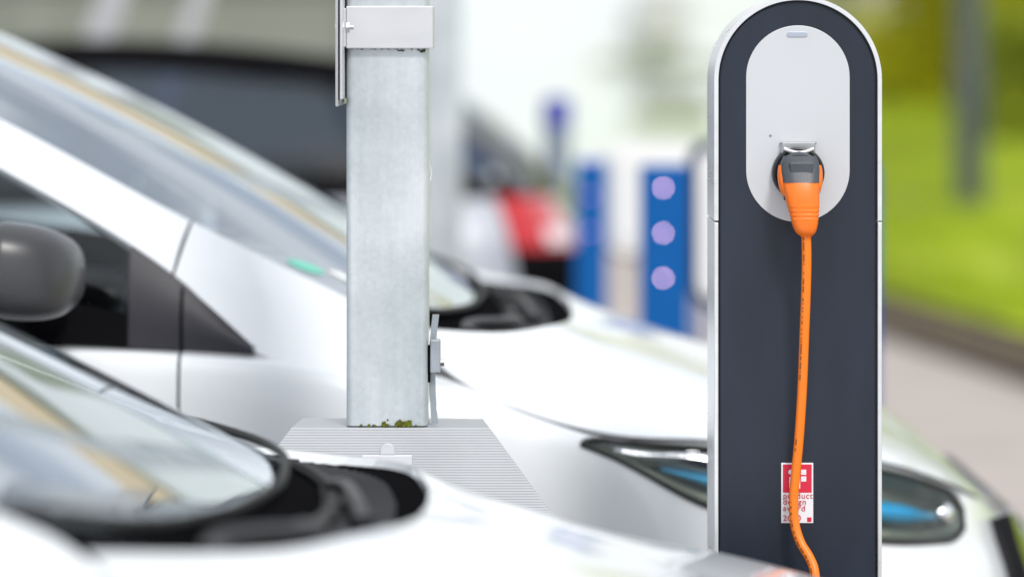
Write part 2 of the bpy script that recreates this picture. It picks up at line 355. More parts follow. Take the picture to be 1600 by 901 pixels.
def weld(*ms):
    """join patches that share a seam into one smooth sheet and turn its open edges in"""
    bm = bmesh.new()
    for m_ in ms:
        vs = [bm.verts.new(v_) for v_ in m_.v]
        for f in m_.f:
            try: bm.faces.new([vs[i] for i in f])
            except ValueError: pass
    bmesh.ops.remove_doubles(bm, verts=bm.verts, dist=.0012); bm.normal_update()
    ed = [e for e in bm.edges if e.is_boundary]; add = []
    for e in ed:
        l_ = e.link_loops[0]; a, b_ = l_.vert, l_.link_loop_next.vert; add.append((b_.co.copy(), a.co.copy(), a.co-a.normal*.012, b_.co-b_.normal*.012))
    out = MB().bm(bm, True)
    for q in add: out.add(q, [[0,1,2,3]], False)
    return out
def side_grid(S, k0, k1, s0, s1, nt_, ns, off=0., gap=.0022, gs0=0., gs1=0.):
    ga, gb = gap if isinstance(gap, tuple) else (gap, gap); t0, t1 = S.t(k0)+ga, S.t(k1)-gb; out = []
    f0 = s0 if callable(s0) else (lambda k, _=s0: _); f1 = s1 if callable(s1) else (lambda k, _=s1: _)
    for i in range(nt_+1):
        t_ = t0+(t1-t0)*i/nt_; k = k0+(k1-k0)*i/nt_; a, b_ = f0(k)+gs0, f1(k)-gs1; row = []
        for j in range(ns+1):
            s_ = a+(b_-a)*j/ns; q = S(t_, s_)
            if off: q = q + S.n(t_, s_)*off
            row.append(q)
        out.append(row)
    return out
def mir(mb):
    o = MB(); o.v = [(x, -y, z) for x, y, z in mb.v]; o.f = [f[::-1] for f in mb.f]; o.sm = list(mb.sm); return o
def sh(mb): mb.v = [(x, y, z-GZ) for x, y, z in mb.v]; return mb
WX_F, WX_R, WR, AR = .03, -2.56, .315, .355     # wheel centres, tyre and arch radius
def arch_keep(q):
    for wx in (WX_F, WX_R):
        if (q[0]-wx)**2 + (q[2]-(GZ+WR))**2 < AR**2 and abs(q[1]) > .5: return False
    return True
def snap(grid):
    """pull the vertices next to a wheel arch on to its circle"""
    for row in grid:
        for q in row:
            for wx in (WX_F, WX_R):
                d = math.hypot(q[0]-wx, q[2]-(GZ+WR))
                if abs(d-AR) < .02 and abs(q[1]) > .5: k = AR/d; q[0] = wx+(q[0]-wx)*k; q[2] = GZ+WR+(q[2]-GZ-WR)*k
    return grid
# greenhouse curves (near side)
A_EDGE = Curve([(-1.10,-.54,1.365),(-.77,-.592,1.222),(-.5,-.645,1.083),(-.245,-.70,.962),(-.167,-.720,.924),(-.105,-.744,.855)])
U_EDGE = Curve([(-1.10,-.625,1.315),(-.749,-.70,1.151),(-.476,-.765,.989),(-.355,-.792,.884),(-.22,-.775,.868),(-.10,-.745,.848)])
W_BOT = Curve([(-.06,0,.913),(-.068,-.2,.915),(-.09,-.42,.920),(-.145,-.60,.931),(-.245,-.695,.958)])
W_TOP = Curve([(-1.02,0,1.415),(-1.03,-.2,1.41),(-1.05,-.40,1.395),(-1.10,-.535,1.362)])
W_CEN = Curve([(-.06,0,.913),(-.277,0,1.048),(-.56,0,1.205),(-.85,0,1.342),(-1.02,0,1.415)])
W_SID = Curve([(-.245,-.695,.958),(-.5,-.640,1.081),(-.77,-.587,1.220),(-1.10,-.535,1.362)])
H_REAR = Curve([(.10,0,.887),(.092,-.25,.892),(.062,-.45,.900),(-.03,-.63,.903),(-.155,-.712,.917)])
H_SIDE = Curve([(-.155,-.712,.917),(-.095,-.736,.853),(.0,-.742,.803),(.14,-.748,.764),(.288,-.749,.755),(.43,-.709,.736),(.558,-.634,.708),(.66,-.524,.665),(.713,-.434,.635)])
H_FRONT = Curve([(.785,0,.581),(.77,-.2,.593),(.713,-.434,.635)])
H_CEN = Curve([(.10,0,.887),(.2,0,.860),(.32,0,.817),(.45,0,.770),(.60,0,.705),(.70,0,.645),(.785,0,.581)])
def coons(C, S_, B, T, n_, m_, zexp=1.0, bulge=0., wexp=1.):
    """C,S_ run p 0..1 at q=0,1; B,T run q 0..1 at p=0,1"""
    out = []
    for i in range(n_+1):
        p_ = i/n_; row = []
        for j in range(m_+1):
            q = j/m_; wz = q**zexp; w = np.array((q, q, wz))
            Lr = lambda a, b_: a*(1-w)+b_*w
            P = Lr(C(p_), S_(p_)) + (1-p_)*(B(q)-Lr(B(0), B(1))) + p_*(T(q)-Lr(T(0), T(1)))
            P[2] += bulge*math.sin(math.pi*p_)*math.sin(math.pi*q)
            row.append(P)
        out.append(row)
    return out
def both(g_): # full-width grid from the near half (q=0 is the centre line)
    return [[np.array((P[0], -P[1], P[2])) for P in row[:0:-1]] + list(row) for row in g_]
def strip(Ca, Cb, u0, u1, n_, m_, bulge=0., ref=CEN, v0=0., v1=1.):
    out = []
    for i in range(n_+1):
        u_ = u0+(u1-u0)*i/n_; a, b_ = Ca(u_), Cb(u_); row = []
        for j in range(m_+1):
            w = v0+(v1-v0)*j/m_; P = a*(1-w)+b_*w; P = P+np.array((0, -1, .5))*bulge*math.sin(math.pi*w)*min(1, 4*(1-u_)+.0); row.append(P)
        out.append(row)
    return out
def u_at_x(C, x): 
    lo, hi = 0., 1.; inc = C(1)[0] > C(0)[0]
    for _ in range(40):
        mid = (lo+hi)/2
        if (C(mid)[0] < x) == inc: lo = mid
        else: hi = mid
    return (lo+hi)/2
# side window band: upper line continues over the roof rail to the tail, lower line is the belt
U_ALL = Curve([(-3.02,-.655,.985),(-2.90,-.60,1.14),(-2.62,-.60,1.275),(-2.0,-.615,1.36),(-1.5,-.615,1.365),(-1.10,-.625,1.315),(-.749,-.70,1.151),(-.476,-.765,.989),(-.362,-.791,.890)])
def belt(x):
    lo, hi = SS.K[2], SS.K[9]
    for _ in range(40):
        mid = (lo+hi)/2
        if SS(mid, 0)[0] < x: lo = mid
        else: hi = mid
    return SS((lo+hi)/2, 0)
def win_grid(x0, x1, v0, v1, n_, m_, off=0.):
    out = []
    for i in range(n_+1):
        x = x0+(x1-x0)*i/n_; a = belt(x); b_ = U_ALL(u_at_x(U_ALL, x)); row = []
        for j in range(m_+1):
            va = v0(x) if callable(v0) else v0; vb = v1(x) if callable(v1) else v1
            w = va+(vb-va)*j/m_; P = a*(1-w)+b_*w; P = P + np.array((0, -.010*math.sin(math.pi*min(max(w, 0), 1))-off, 0)); row.append(P)
        out.append(row)
    return out
ROOF_SIDE = Curve([(-1.10,-.535,1.362),(-1.5,-.56,1.41),(-2.0,-.56,1.405),(-2.62,-.55,1.315)])
ROOF_CEN = Curve([(-1.02,0,1.415),(-1.5,0,1.458),(-2.0,0,1.452),(-2.70,0,1.37)])
ROOF_REAR = Curve([(-2.70,0,1.37),(-2.68,-.3,1.36),(-2.62,-.55,1.315)])
HATCH_CEN = Curve([(-2.71,0,1.36),(-2.95,0,1.19),(-3.14,0,.96)]); HATCH_SID = Curve([(-2.63,-.55,1.305),(-2.88,-.57,1.14),(-3.0,-.64,.975)])
HATCH_BOT = Curve([(-3.14,0,.96),(-3.09,-.40,.965),(-3.0,-.64,.975)]); HATCH_TOP = Curve([(-2.71,0,1.36),(-2.69,-.3,1.35),(-2.63,-.55,1.305)])
HT, HE = 10.52, 15.38      # headlight from tip to front end, in columns
def h_top(k): return max(.07, 1-(k-HT)/.5*.93) if k < HT+.5 else .07 + (max(0, k-14.95)/.43)**2*.28
def h_bot(k): return 1.0 - (max(0, k-14.95)/.43)**2*.22
CAR_CACHE = {}
def car_meshes():
    OUT = {}
    def put(key, mb): OUT[key] = sh(mb)
    for nm in 'n':
        fx = lambda m_: m_
        put('front_door_'+nm, fx(panel(side_grid(SS, 5.25, 7, 0, 5, 34, 24, gs0=.04), keep=arch_keep)))
        put('rear_door_'+nm, fx(panel(snap(side_grid(SS, 3.75, 5.25, 0, 5, 36, 40, gs0=.04)), keep=arch_keep)))
        put('rear_quarter_'+nm, fx(panel(snap(side_grid(SS, 2.16, 3.75, 0, 5, 40, 40, gs0=.04)), keep=arch_keep)))
        put('fender_'+nm, weld(panel(snap(side_grid(SS, 7, HT, 0, 5, 44, 50, gap=(.0022, 0))), keep=arch_keep, rim=0), panel(snap(side_grid(SS, HT, 13.2, lambda k: h_bot(k)+.02, 5, 36, 40, gap=0)), keep=arch_keep, rim=0),
            panel(side_grid(SS, HT, HT+.5, 0, lambda k: h_top(k)-.05, 10, 12, gap=0), rim=0)))
        put('door_trim_'+nm, fx(panel(win_grid(-.552, -.478, .012, .985, 6, 10, .003))))
        put('belt_trim_'+nm, fx(panel(win_grid(-2.9, -.552, .012, lambda x: .20 if x < -1.2 else .20+.14*(x+1.2)/.65, 40, 4, .004))))
        put('fender_trim_'+nm, fx(panel(win_grid(-.473, -.372, .012, .98, 8, 8, .003))))
        put('front_window_'+nm, fx(panel(win_grid(-1.52, -.553, lambda x: .17 if x < -1.2 else .17+.14*(x+1.2)/.65, .985, 24, 8, -.008), rim=0)))
        put('rear_window_'+nm, fx(panel(win_grid(-2.93, -1.64, .16, .985, 24, 8, -.008), rim=0)))
        put('door_pillar_'+nm, fx(panel(win_grid(-1.64, -1.52, .16, .985, 4, 8, .001))))
        put('screen_pillar_'+nm, fx(panel(strip(A_EDGE, U_EDGE, 0, u_at_x(A_EDGE, -.4755), 20, 6, .008))))
        ua = u_at_x(A_EDGE, -.4715)
        put('pillar_foot_'+nm, fx(panel(strip(A_EDGE, U_EDGE, ua, .985, 20, 6, .004))))
        rr = Curve([tuple(p) for p in [(-1.10,-.625,1.315),(-1.5,-.615,1.365),(-2.0,-.615,1.36),(-2.62,-.60,1.275)]])
        put('roof_rail_'+nm, fx(panel(strip(ROOF_SIDE, rr, 0, 1, 20, 5, .006))))
        cp = Curve([(-2.63,-.555,1.30),(-2.88,-.575,1.135),(-3.0,-.645,.975)]); cq = Curve([(-2.62,-.60,1.275),(-2.90,-.60,1.14),(-3.02,-.655,.985)])
        put('tail_pillar_'+nm, fx(panel(strip(cp, cq, 0, 1, 10, 3, 0.))))
        # headlight
        lg = side_grid(SS, HT, HE, h_top, h_bot, 44, 12, gap=.002); put('lamp_cover_'+nm, fx(panel(lg, rim=0)))
        hs = []; 
        t0, t1 = SS.t(HT)+.001, SS.t(HE)-.001
        for i in range(45):
            k = HT+(HE-HT)*i/44; t_ = t0+(t1-t0)*i/44; row = []
            for j in range(15):
                w = j/14; s_ = h_top(k)*(1-w)+h_bot(k)*w; e = min(1, 7*min(w, 1-w))*min(1, i/5, (44-i)/3)
                row.append(SS(t_, s_) - SS.n(t_, s_)*(.002+.034*e))
            hs.append(row)
        put('lamp_bowl_'+nm, fx(panel(hs, rim=0)))
        def lampline(k0, k1, f, dep, n_=26):
            o = []
            for i in range(n_+1):
                k = k0+(k1-k0)*i/n_; t_ = SS.t(k); s_ = h_top(k)+(h_bot(k)-h_top(k))*f(i/n_); o.append(SS(t_, s_)-SS.n(t_, s_)*dep)
            return o
        bl = MB(); pth = lampline(11.55, 14.85, lambda x: .52, .016); bl.tube(pth, [.016*min(1, .12+2.6*i/26, .35+4*(26-i)/26) for i in range(27)], 12); put('lamp_blue_'+nm, fx(bl))
        ch = MB(); pth = lampline(10.95, 13.6, lambda x: .22, .012); ch.tube(pth, [.019*min(1, .2+2*i/26, .2+2*(26-i)/26) for i in range(27)], 10); put('lamp_chrome_'+nm, fx(ch))
        lo = MB(); pth = lampline(10.8, 15.15, lambda x: .88, .008); lo.tube(pth, [.009*min(1, .2+3*i/26, .2+3*(26-i)/26) for i in range(27)], 8); put('lamp_grey_'+nm, fx(lo))
        bu = MB(); pth = lampline(14.85, 15.12, lambda x: .45, .014, 6); bu.tube(pth, [.006,.016,.02,.021,.02,.016,.006], 14); put('lamp_bulb_'+nm, fx(bu))
        rmg = side_grid(SS, HT, HE, h_top, h_bot, 44, 1, off=.0015, gap=.0015)
        loop = [r_[0] for r_ in rmg] + [r_[1] for r_ in rmg[::-1]]; gk = MB().tube(loop+[loop[0]], .0035, 6, False); put('lamp_seal_'+nm, fx(gk))
        # tail lamp, wheel arch lip and well
        put('tail_lamp_'+nm, fx(panel(side_grid(SS, 1.15, 2.16, .02, 1.10, 20, 10, off=.006), rim=.02)))
        put('tail_clear_'+nm, fx(panel(side_grid(SS, 1.3, 1.7, .72, 1.02, 14, 4, off=.010), rim=.01)))
        # mirror
        mc = np.array((-.69, -.985, 1.022)); bm = bmesh.new(); bmesh.ops.create_uvsphere(bm, u_segments=28, v_segments=18, radius=1)
        for vtx in bm.verts:
            x, y, z = vtx.co; sg = lambda q, e: math.copysign(abs(q)**e, q)
            x = sg(x, .75); y = sg(y, .62); z = sg(z, .62)
            if x < 0: x *= .28
            vtx.co = (mc[0]+x*.095, mc[1]+y*.108*(1-.08*z)+x*.02, mc[2]+z*.064*(1+.12*y*-1)-.012*x)
        put('mirror_'+nm, fx(MB().bm(bm, True)))
        mg = MB().prism(rrect(mc[1]-.092, mc[2]-.052, mc[1]+.092, mc[2]+.052, .03), 'X', mc[0]-.0295, mc[0]-.026); put('mirror_glass_'+nm, fx(mg))
        mf = MB().tube([(mc[0]+.02, -.775, .945), (mc[0]+.015, -.84, .955), (mc[0]+.01, -.90, .985)], [.036,.026,.03], 12); put('mirror_foot_'+nm, fx(mf))
        hd = MB().tube(smoothpath([(-1.32,-.84,.80),(-1.30,-.868,.803),(-1.22,-.872,.805),(-1.13,-.866,.803),(-1.11,-.84,.80)], 5), .011, 10); put('handle_'+nm, fx(hd))
    for key in [k for k in OUT if k.endswith('_n')]: OUT[key[:-1]+'f'] = mir(OUT[key])
    # hood, cowl, screen, roof
    hs_ = Curve([p_+np.array((0, .007, .001)) for p_ in H_SIDE.P]); hg = coons(H_CEN, hs_, H_REAR, H_FRONT, 36, 22, 1.75, .010); put('hood', panel(both(hg), rim=.02, up=True));
    for sg, nm in ((1, 'n'), (-1, 'f')): put('hood_seal_'+nm, MB().tube([(q[0], sg*q[1], q[2]) for q in [H_SIDE(u_)+np.array((0, -.002, .0015)) for u_ in np.linspace(.02, 1, 50)]], .0028, 6))  # grey strip added along the hood gap to stand for its shadow line
    cg = []
    for i in range(13):
        w = i/12; row = []
        for j in range(19):
            q = j/18; a, b_ = W_BOT(q), H_REAR(q); P = a*(1-w)+b_*w; d = .030*math.sin(math.pi*min(1, w*1.02))*(1-.75*q**3); P = P+np.array((0, 0, -.006-d)); row.append(P)
        cg.append(row)
    put('cowl', panel(both(cg), rim=.0, up=True))
    lv = MB()
    for sg in (1, -1):
        for k in range(26):
            q = (k+.5)/26*.93; a, b_ = W_BOT(q), H_REAR(q); c_, d_ = a*.70+b_*.30, a*.22+b_*.78; dd = .030*(1-.75*q**3)
            lv.tube([(c_[0], sg*c_[1], c_[2]-.004-dd*.80), ((c_[0]+d_[0])/2, sg*(c_[1]+d_[1])/2, (c_[2]+d_[2])/2-.001-dd), (d_[0], sg*d_[1], d_[2]-.004-dd*.62)], .0035, 5)
    put('cowl_louvres', lv)
    lip = both([[W_BOT(j/18)+np.array((.012, 0, .004)) for j in range(19)]])[0]; put('cowl_seal', MB().tube(lip, .005, 8))
    ws = coons(W_CEN, W_SID, W_BOT, W_TOP, 24, 18, 1.35, .006); put('windscreen', panel(both(ws), rim=0, up=True))
    put('roof', panel(both(coons(ROOF_CEN, ROOF_SIDE, W_TOP, ROOF_REAR, 20, 12, 2.0, .0)), up=True))
    put('rear_screen', panel(both(coons(HATCH_CEN, HATCH_SID, HATCH_TOP, HATCH_BOT, 14, 10, 2.0, 0.)), rim=.01))
    # bumpers run across: near half then mirrored far half
    fa = weld(panel(side_grid(SS, 13.2, HE, lambda k: h_bot(k)+.02, 5, 16, 40, gap=0), rim=0), panel(side_grid(SS, HE, 18, .03, 5, 20, 48, gap=0), rim=0)); fm = mir(fa); fa.add(fm.v, fm.f); fa.sm = [True]*len(fa.f)
    put('front_bumper', fa)
    gr = side_grid(SS, 16.25, 18, .15, 1.8, 14, 10, gap=0); gr = [[q+np.array((.038, 0, -.008)) for q in r_] for r_ in gr]; gr = gr + [[np.array((q[0], -q[1], q[2])) for q in r_] for r_ in gr[-2::-1]]; put('grille', panel(gr, rim=.05))
    lgr = side_grid(SS, 15.6, 18, 2.9, 3.9, 14, 6, off=.004, gap=0); lgr = lgr + [[np.array((q[0], -q[1], q[2])) for q in r_] for r_ in lgr[-2::-1]]; put('lower_grille', panel(lgr, rim=.015))
    ge = [(0,.085),(.058,0),(0,-.085),(-.058,0)]; gi = [(0,.045),(.026,0),(0,-.045),(-.026,0)]
    eb = MB(); ex = .892; zc = .50
    eb.add([(ex, a, zc+b_) for a, b_ in ge]+[(ex, a, zc+b_) for a, b_ in gi]+[(ex-.018, a*1.12, zc+b_*1.12) for a, b_ in ge]+[(ex-.018, a*.8, zc+b_*.8) for a, b_ in gi],
           [[k, (k+1) % 4, 4+(k+1) % 4, 4+k] for k in range(4)]+[[8+k, 8+(k+1) % 4, (k+1) % 4, k] for k in range(4)]+[[4+k, 4+(k+1) % 4, 12+(k+1) % 4, 12+k] for k in range(4)]); put('emblem', eb)
    rb = side_grid(SS, 0, 2.16, 1.12, 5, 20, 20, gap=0); rb = rb[::-1][:-1]+[[np.array((q[0], -q[1], q[2])) for q in r_] for r_ in rb]; put('rear_bumper', panel(rb, rim=.01))
    tg = side_grid(SS, 0, 1.13, 0, 1.11, 14, 10, gap=0); tg = tg[::-1][:-1]+[[np.array((q[0], -q[1], q[2])) for q in r_] for r_ in tg]; put('tailgate', panel(tg, rim=.01))
    # dark inner shell under every gap, with the cabin left open above the belt
    ln = MB()
    a = panel(snap(side_grid(SS, 0, HT, 0, 5, 90, 24, off=-.016, gap=0)), rim=0, keep=arch_keep); b_ = panel(snap(side_grid(SS, HT, 18, lambda k: 1.05 if k < HE else 0, 5, 40, 20, off=-.016, gap=0)), rim=0, keep=arch_keep)
    for S_ in (1, -1):
        c_ = panel([[q-np.array((0, 0, .022)) for q in r_] for r_ in hg], rim=0, up=True); d = panel([[q+np.array((0, .014, -.012)) for q in r_] for r_ in strip(A_EDGE, U_EDGE, 0, .985, 20, 4)], rim=0)
        e = panel([[q+np.array((0, .014, 0)) for q in r_] for r_ in win_grid(-.56, -.36, .0, .98, 10, 4)], rim=0)
        h_ = panel([[q-np.array((0, 0, .035)) for q in r_] for r_ in cg], rim=0, up=True)
        for q in (a, b_, c_, d, e, h_):
            q = q if S_ == 1 else mir(q); ln.add(q.v, q.f, False)
        for wx in (WX_F, WX_R):
            n_ = 28; vs = []; fs = []
            for i in range(n_+1):
                an = R(-20)+i/n_*R(220); vs += [(wx+(AR+.004)*math.cos(an), S_*-.84, GZ+WR+(AR+.004)*math.sin(an)), (wx+(AR+.004)*math.cos(an), S_*-.55, GZ+WR+(AR+.004)*math.sin(an))]
            fs = [[2*i, 2*i+1, 2*i+3, 2*i+2] for i in range(n_)]; ln.add(vs, fs); ln.add([(wx, S_*-.55, GZ+WR)]+[vs[2*i+1] for i in range(n_+1)], [[0, i+1, i+2] for i in range(n_)])
    ln.box((-1.2, 0, .07), (3.9, 1.5, .02)); ln.box((-.32, 0, .50), (.02, 1.5, .70)); put('inner_shell', ln)
    # cabin
    ds = MB().prism([(-.30,.60),(-.20,.82),(-.22,.868),(-.42,.90),(-.62,.90),(-.70,.86),(-.72,.74),(-.60,.58)], 'Y', -.70, .70, .02, 3); put('dashboard', ds)
    cl = MB().prism([(-.50,.885),(-.52,.955),(-.68,.935),(-.70,.885)], 'Y', .20, .52, .02, 3); put('hood_cl', cl)
    a_ = R(28); sw = MB(); cc = Vector((-.86, .36, .83)); ax = Vector((math.cos(a_), 0, -math.sin(a_))); u1 = Vector((0, 1, 0)); u2 = ax.cross(u1)
    sw.tube([cc+(u1*math.cos(2*math.pi*i/36)+u2*math.sin(2*math.pi*i/36))*.185 for i in range(37)], .015, 10, False)
    for an in (0, 180, 270): sw.tube([cc+ax*.02, cc+(u1*math.cos(R(an))+u2*math.sin(R(an)))*.18], .016, 8)
    sw.tube([cc-ax*.015, cc+ax*.05], [.055,.05], 16); sw.tube([cc+ax*.05, cc+ax*.22], .03, 10); put('steering_wheel', sw)
    for k_, y in (('r', .37), ('l', -.37)):
        st = MB().prism([(-1.05,.36),(-1.08,.26),(-1.55,.22),(-1.62,.30),(-1.86,.86),(-1.80,.92),(-1.70,.88),(-1.50,.42)], 'Y', y-.25, y+.25, .04, 3); put('seat_'+k_, st)
        put('headrest_'+k_, MB().box((-1.86, y, 1.02), (.09, .26, .17), .035, seg=3).tube([(-1.84, y-.05, .88), (-1.86, y-.05, .98)], .007, 6).tube([(-1.84, y+.05, .88), (-1.86, y+.05, .98)], .007, 6))
    rs = MB().prism([(-1.95,.34),(-2.4,.26),(-2.62,.88),(-2.54,.92),(-2.36,.44),(-2.0,.42)], 'Y', -.62, .62, .04, 3); put('rear_seat', rs)
    # wipers
    for nm, y0, y1 in (('a', -.05, .55), ('b', -.56, .02)):
        def wp(q): s_ = abs(q); P = W_BOT(min(s_/.695, 1)); return Vector((P[0], q, P[2]))
        b0, b1 = wp(y0), wp(y1); bl = MB(); pth = []
        for i in range(13):
            f = i/12; c_ = wp(y0+(y1-y0)*f); pth.append(c_+Vector((.062, 0, -.034+.006*f)))
        put('wiper_blade_'+nm, MB().tube(pth, [.004]+[.008]*11+[.004], 6))
        m0 = pth[6]; pv = wp(y0-.03)+Vector((.10, 0, -.048))
        put('wiper_arm_'+nm, MB().tube(smoothpath([pv, pv+Vector((-.005, .06, .022)), m0+Vector((.02, -.08, .012)), m0+Vector((0, 0, .008))], 6), [.012]*4+[.008]*(15), 8).tube([pv-Vector((0, 0, .03)), pv+Vector((0, 0, .022))], [.013,.012], 14))
    # wheel
    ty = MB().lathe([(.205,-.095),(.25,-.10),(.295,-.098),(.311,-.08),(.315,-.04),(.315,.04),(.311,.08),(.295,.098),(.25,.10),(.205,.095)], axis='Y'); OUT['tyre'] = ty
    rm = MB().lathe([(.207,-.09),(.20,-.075),(.19,-.06),(.19,.08)], axis='Y').lathe([(.0,-.062),(.05,-.06),(.055,-.04)], axis='Y', n=24)
    for i in range(5):
        an = 2*math.pi*i/5
        for da in (-.14, .14): rm.tube([(.04*math.cos(an), -.05, .04*math.sin(an)), (.12*math.cos(an+da*.6), -.062, .12*math.sin(an+da*.6)), (.197*math.cos(an+da), -.066, .197*math.sin(an+da))], [.02,.016,.018], 8)
    OUT['rim'] = rm; OUT['disc'] = MB().lathe([(.0,-.012),(.14,-.012),(.14,.012)], axis='Y')
    return OUT
STK = {}
def make_car(name, loc, rz, label, paint, cat='car', group=None, roof=None, window='windscreen', side='dark_glass'):
    if not CAR_CACHE:
        for k, mb in car_meshes().items():
            if k == 'badge': continue
            CAR_CACHE[k] = mb
    root = empty(name, loc, label, cat, group, rz)
    def p(key, nm, mt, par=root):
        mk = (key, mt)
        if mk not in STK: o = CAR_CACHE[key].build(nm, mt, par, fix=False); STK[mk] = o.data; return o
        return link(nm, STK[mk], None, par)
    p('inner_shell', 'inner_shell', 'liner')
    hq = p('hood', 'hood', paint); [p('hood_seal_'+q, 'seal_or_seam_shade', 'seam_shade', hq) for q in 'nf']; cw = p('cowl', 'cowl', 'black_plastic'); p('cowl_seal', 'seal_or_seam_shade', 'rubber', cw); p('cowl_louvres', 'louvres', 'wiper_metal', cw)['kind'] = 'stuff'  # hood strips imitate gap shade, the cowl one is a rubber seal
    p('windscreen', 'windscreen', window); p('roof', 'roof', roof or paint); p('rear_screen', 'rear_screen', 'dark_glass')
    fb = p('front_bumper', 'front_bumper', paint); gl = p('grille', 'grille', 'black_gloss'); p('emblem', 'emblem', 'chrome', gl); p('lower_grille', 'lower_grille', 'black_plastic', fb)
    p('rear_bumper', 'rear_bumper', 'black_plastic' if roof else paint); p('tailgate', 'tailgate', paint)
    for s in 'nf':
        d = p('front_door_'+s, 'front_door', paint); p('handle_'+s, 'handle', paint, d); p('door_trim_'+s, 'window_trim', 'grey_plastic', d); p('belt_trim_'+s, 'window_trim', 'black_plastic', d)
        p('front_window_'+s, 'window', side, d); p('door_pillar_'+s, 'door_pillar', 'black_gloss', d)
        d = p('rear_door_'+s, 'rear_door', paint); p('rear_window_'+s, 'window', side, d)
        p('rear_quarter_'+s, 'rear_quarter', paint); f = p('fender_'+s, 'fender', paint)
        p('fender_trim_'+s, 'fender_trim', 'grey_plastic', f); p('pillar_foot_'+s, 'pillar_foot', paint, f)
        p('screen_pillar_'+s, 'screen_pillar', roof or paint); p('roof_rail_'+s, 'roof_rail', roof or paint); p('tail_pillar_'+s, 'tail_pillar', 'black_gloss')
        h = p('lamp_bowl_'+s, 'headlight', 'lamp_dark'); p('lamp_cover_'+s, 'lens_cover', 'lamp_glass', h); p('lamp_blue_'+s, 'blue_light_bar', 'lamp_blue', h)
        p('lamp_chrome_'+s, 'reflector', 'chrome', h); p('lamp_grey_'+s, 'light_guide', 'lamp_dark', h); p('lamp_bulb_'+s, 'bulb', 'chrome', h); p('lamp_seal_'+s, 'seal_or_seam_shade', 'rubber', h)
        tl = p('tail_lamp_'+s, 'tail_light', 'tail_red'); p('tail_clear_'+s, 'reversing_light', 'tail_clear', tl)
        mi = p('mirror_'+s, 'side_mirror', 'mirror_cover'); p('mirror_glass_'+s, 'mirror_glass', 'chrome', mi); p('mirror_foot_'+s, 'mirror_foot', 'black_plastic', mi)
    p('dashboard', 'dashboard', 'dash'); p('hood_cl', 'instrument_hood', 'dash'); p('steering_wheel', 'steering_wheel', 'black_plastic')
    for s in 'rl': q = p('seat_'+s, 'seat', 'seat_cloth'); p('headrest_'+s, 'headrest', 'seat_cloth', q)
    p('rear_seat', 'rear_seat', 'seat_cloth')
    for s in 'ab': q = p('wiper_arm_'+s, 'wiper', 'wiper_metal'); p('wiper_blade_'+s, 'wiper_blade', 'rubber', q)
    for wx in (WX_F, WX_R):
        for sg in (-1, 1):
            w = p('tyre', 'wheel', 'rubber'); w.location = (wx, sg*.74, WR); w.rotation_euler = (0, rnd.uniform(0, 6), 0 if sg < 0 else math.pi)
            p('rim', 'rim', 'alloy', w); p('disc', 'brake_disc', 'alloy', w)
    return root
far = make_car('parked_car', (0, 5.85, GZ), 0, 'white electric hatchback behind the charging post, black trim triangle on its door', 'white_paint', group='white electric cars parked at the charging bays', side='clear_glass')
near = make_car('parked_car', (-.19, 3.50, GZ), 0, 'blurred white car closest to the camera, windscreen and black cowl at bottom left', 'white_paint', group='white electric cars parked at the charging bays')
back = make_car('parked_car', (-2.99, 10.9, GZ), math.pi, 'blurred silver car far behind the galvanised column, red tail light', 'silver_paint', roof='black_plastic', side='tinted_glass')
back.scale = (1, 1, .92); near.rotation_euler = (R(-3.0), R(-3.3), 0); near.location.x += .062; near.location.z -= .020
# green emission badge and permit behind the far car's windscreen
def ws_pt(p_, q): 
    gq = coons(W_CEN, W_SID, W_BOT, W_TOP, 1, 1)  # corners only, keeps the call simple
    w = np.array((q, q, q**1.35)); Lr = lambda a, b_: a*(1-w)+b_*w
    P = Lr(W_CEN(p_), W_SID(p_)) + (1-p_)*(W_BOT(q)-Lr(W_BOT(0), W_BOT(1))) + p_*(W_TOP(q)-Lr(W_TOP(0), W_TOP(1))); P[2] += .006*math.sin(math.pi*p_)*math.sin(math.pi*q); return P
def on_glass(name, mt, p0, p1, q0, q1, par, rnd_=False):
    n_ = 12; vs = []; pc, qc = (p0+p1)/2, (q0+q1)/2
    for i in range(24):
        a = 2*math.pi*i/24; c_, s_ = math.cos(a), math.sin(a)
        if not rnd_: e = max(abs(c_), abs(s_)); c_, s_ = c_/e, s_/e
        P = ws_pt(pc+(p1-p0)/2*c_, qc+(q1-q0)/2*s_); vs.append((P[0], P[1], P[2]-GZ+.0015))
    top = vs; bot = [(x, y, z-.001) for x, y, z in vs]
    return MB().add(top+bot, [list(range(24)), list(range(47, 23, -1))]+[[i, (i+1) % 24, 24+(i+1) % 24, 24+i] for i in range(24)]).build(name, mt, par)
on_glass('emission_badge', 'badge_green', .105, .150, .875, .945, far, True); on_glass('permit_sticker', 'badge_green', .055, .095, .80, .86, far)
on_glass('permit_sticker', 'paper', .09, .12, .83, .86, far)

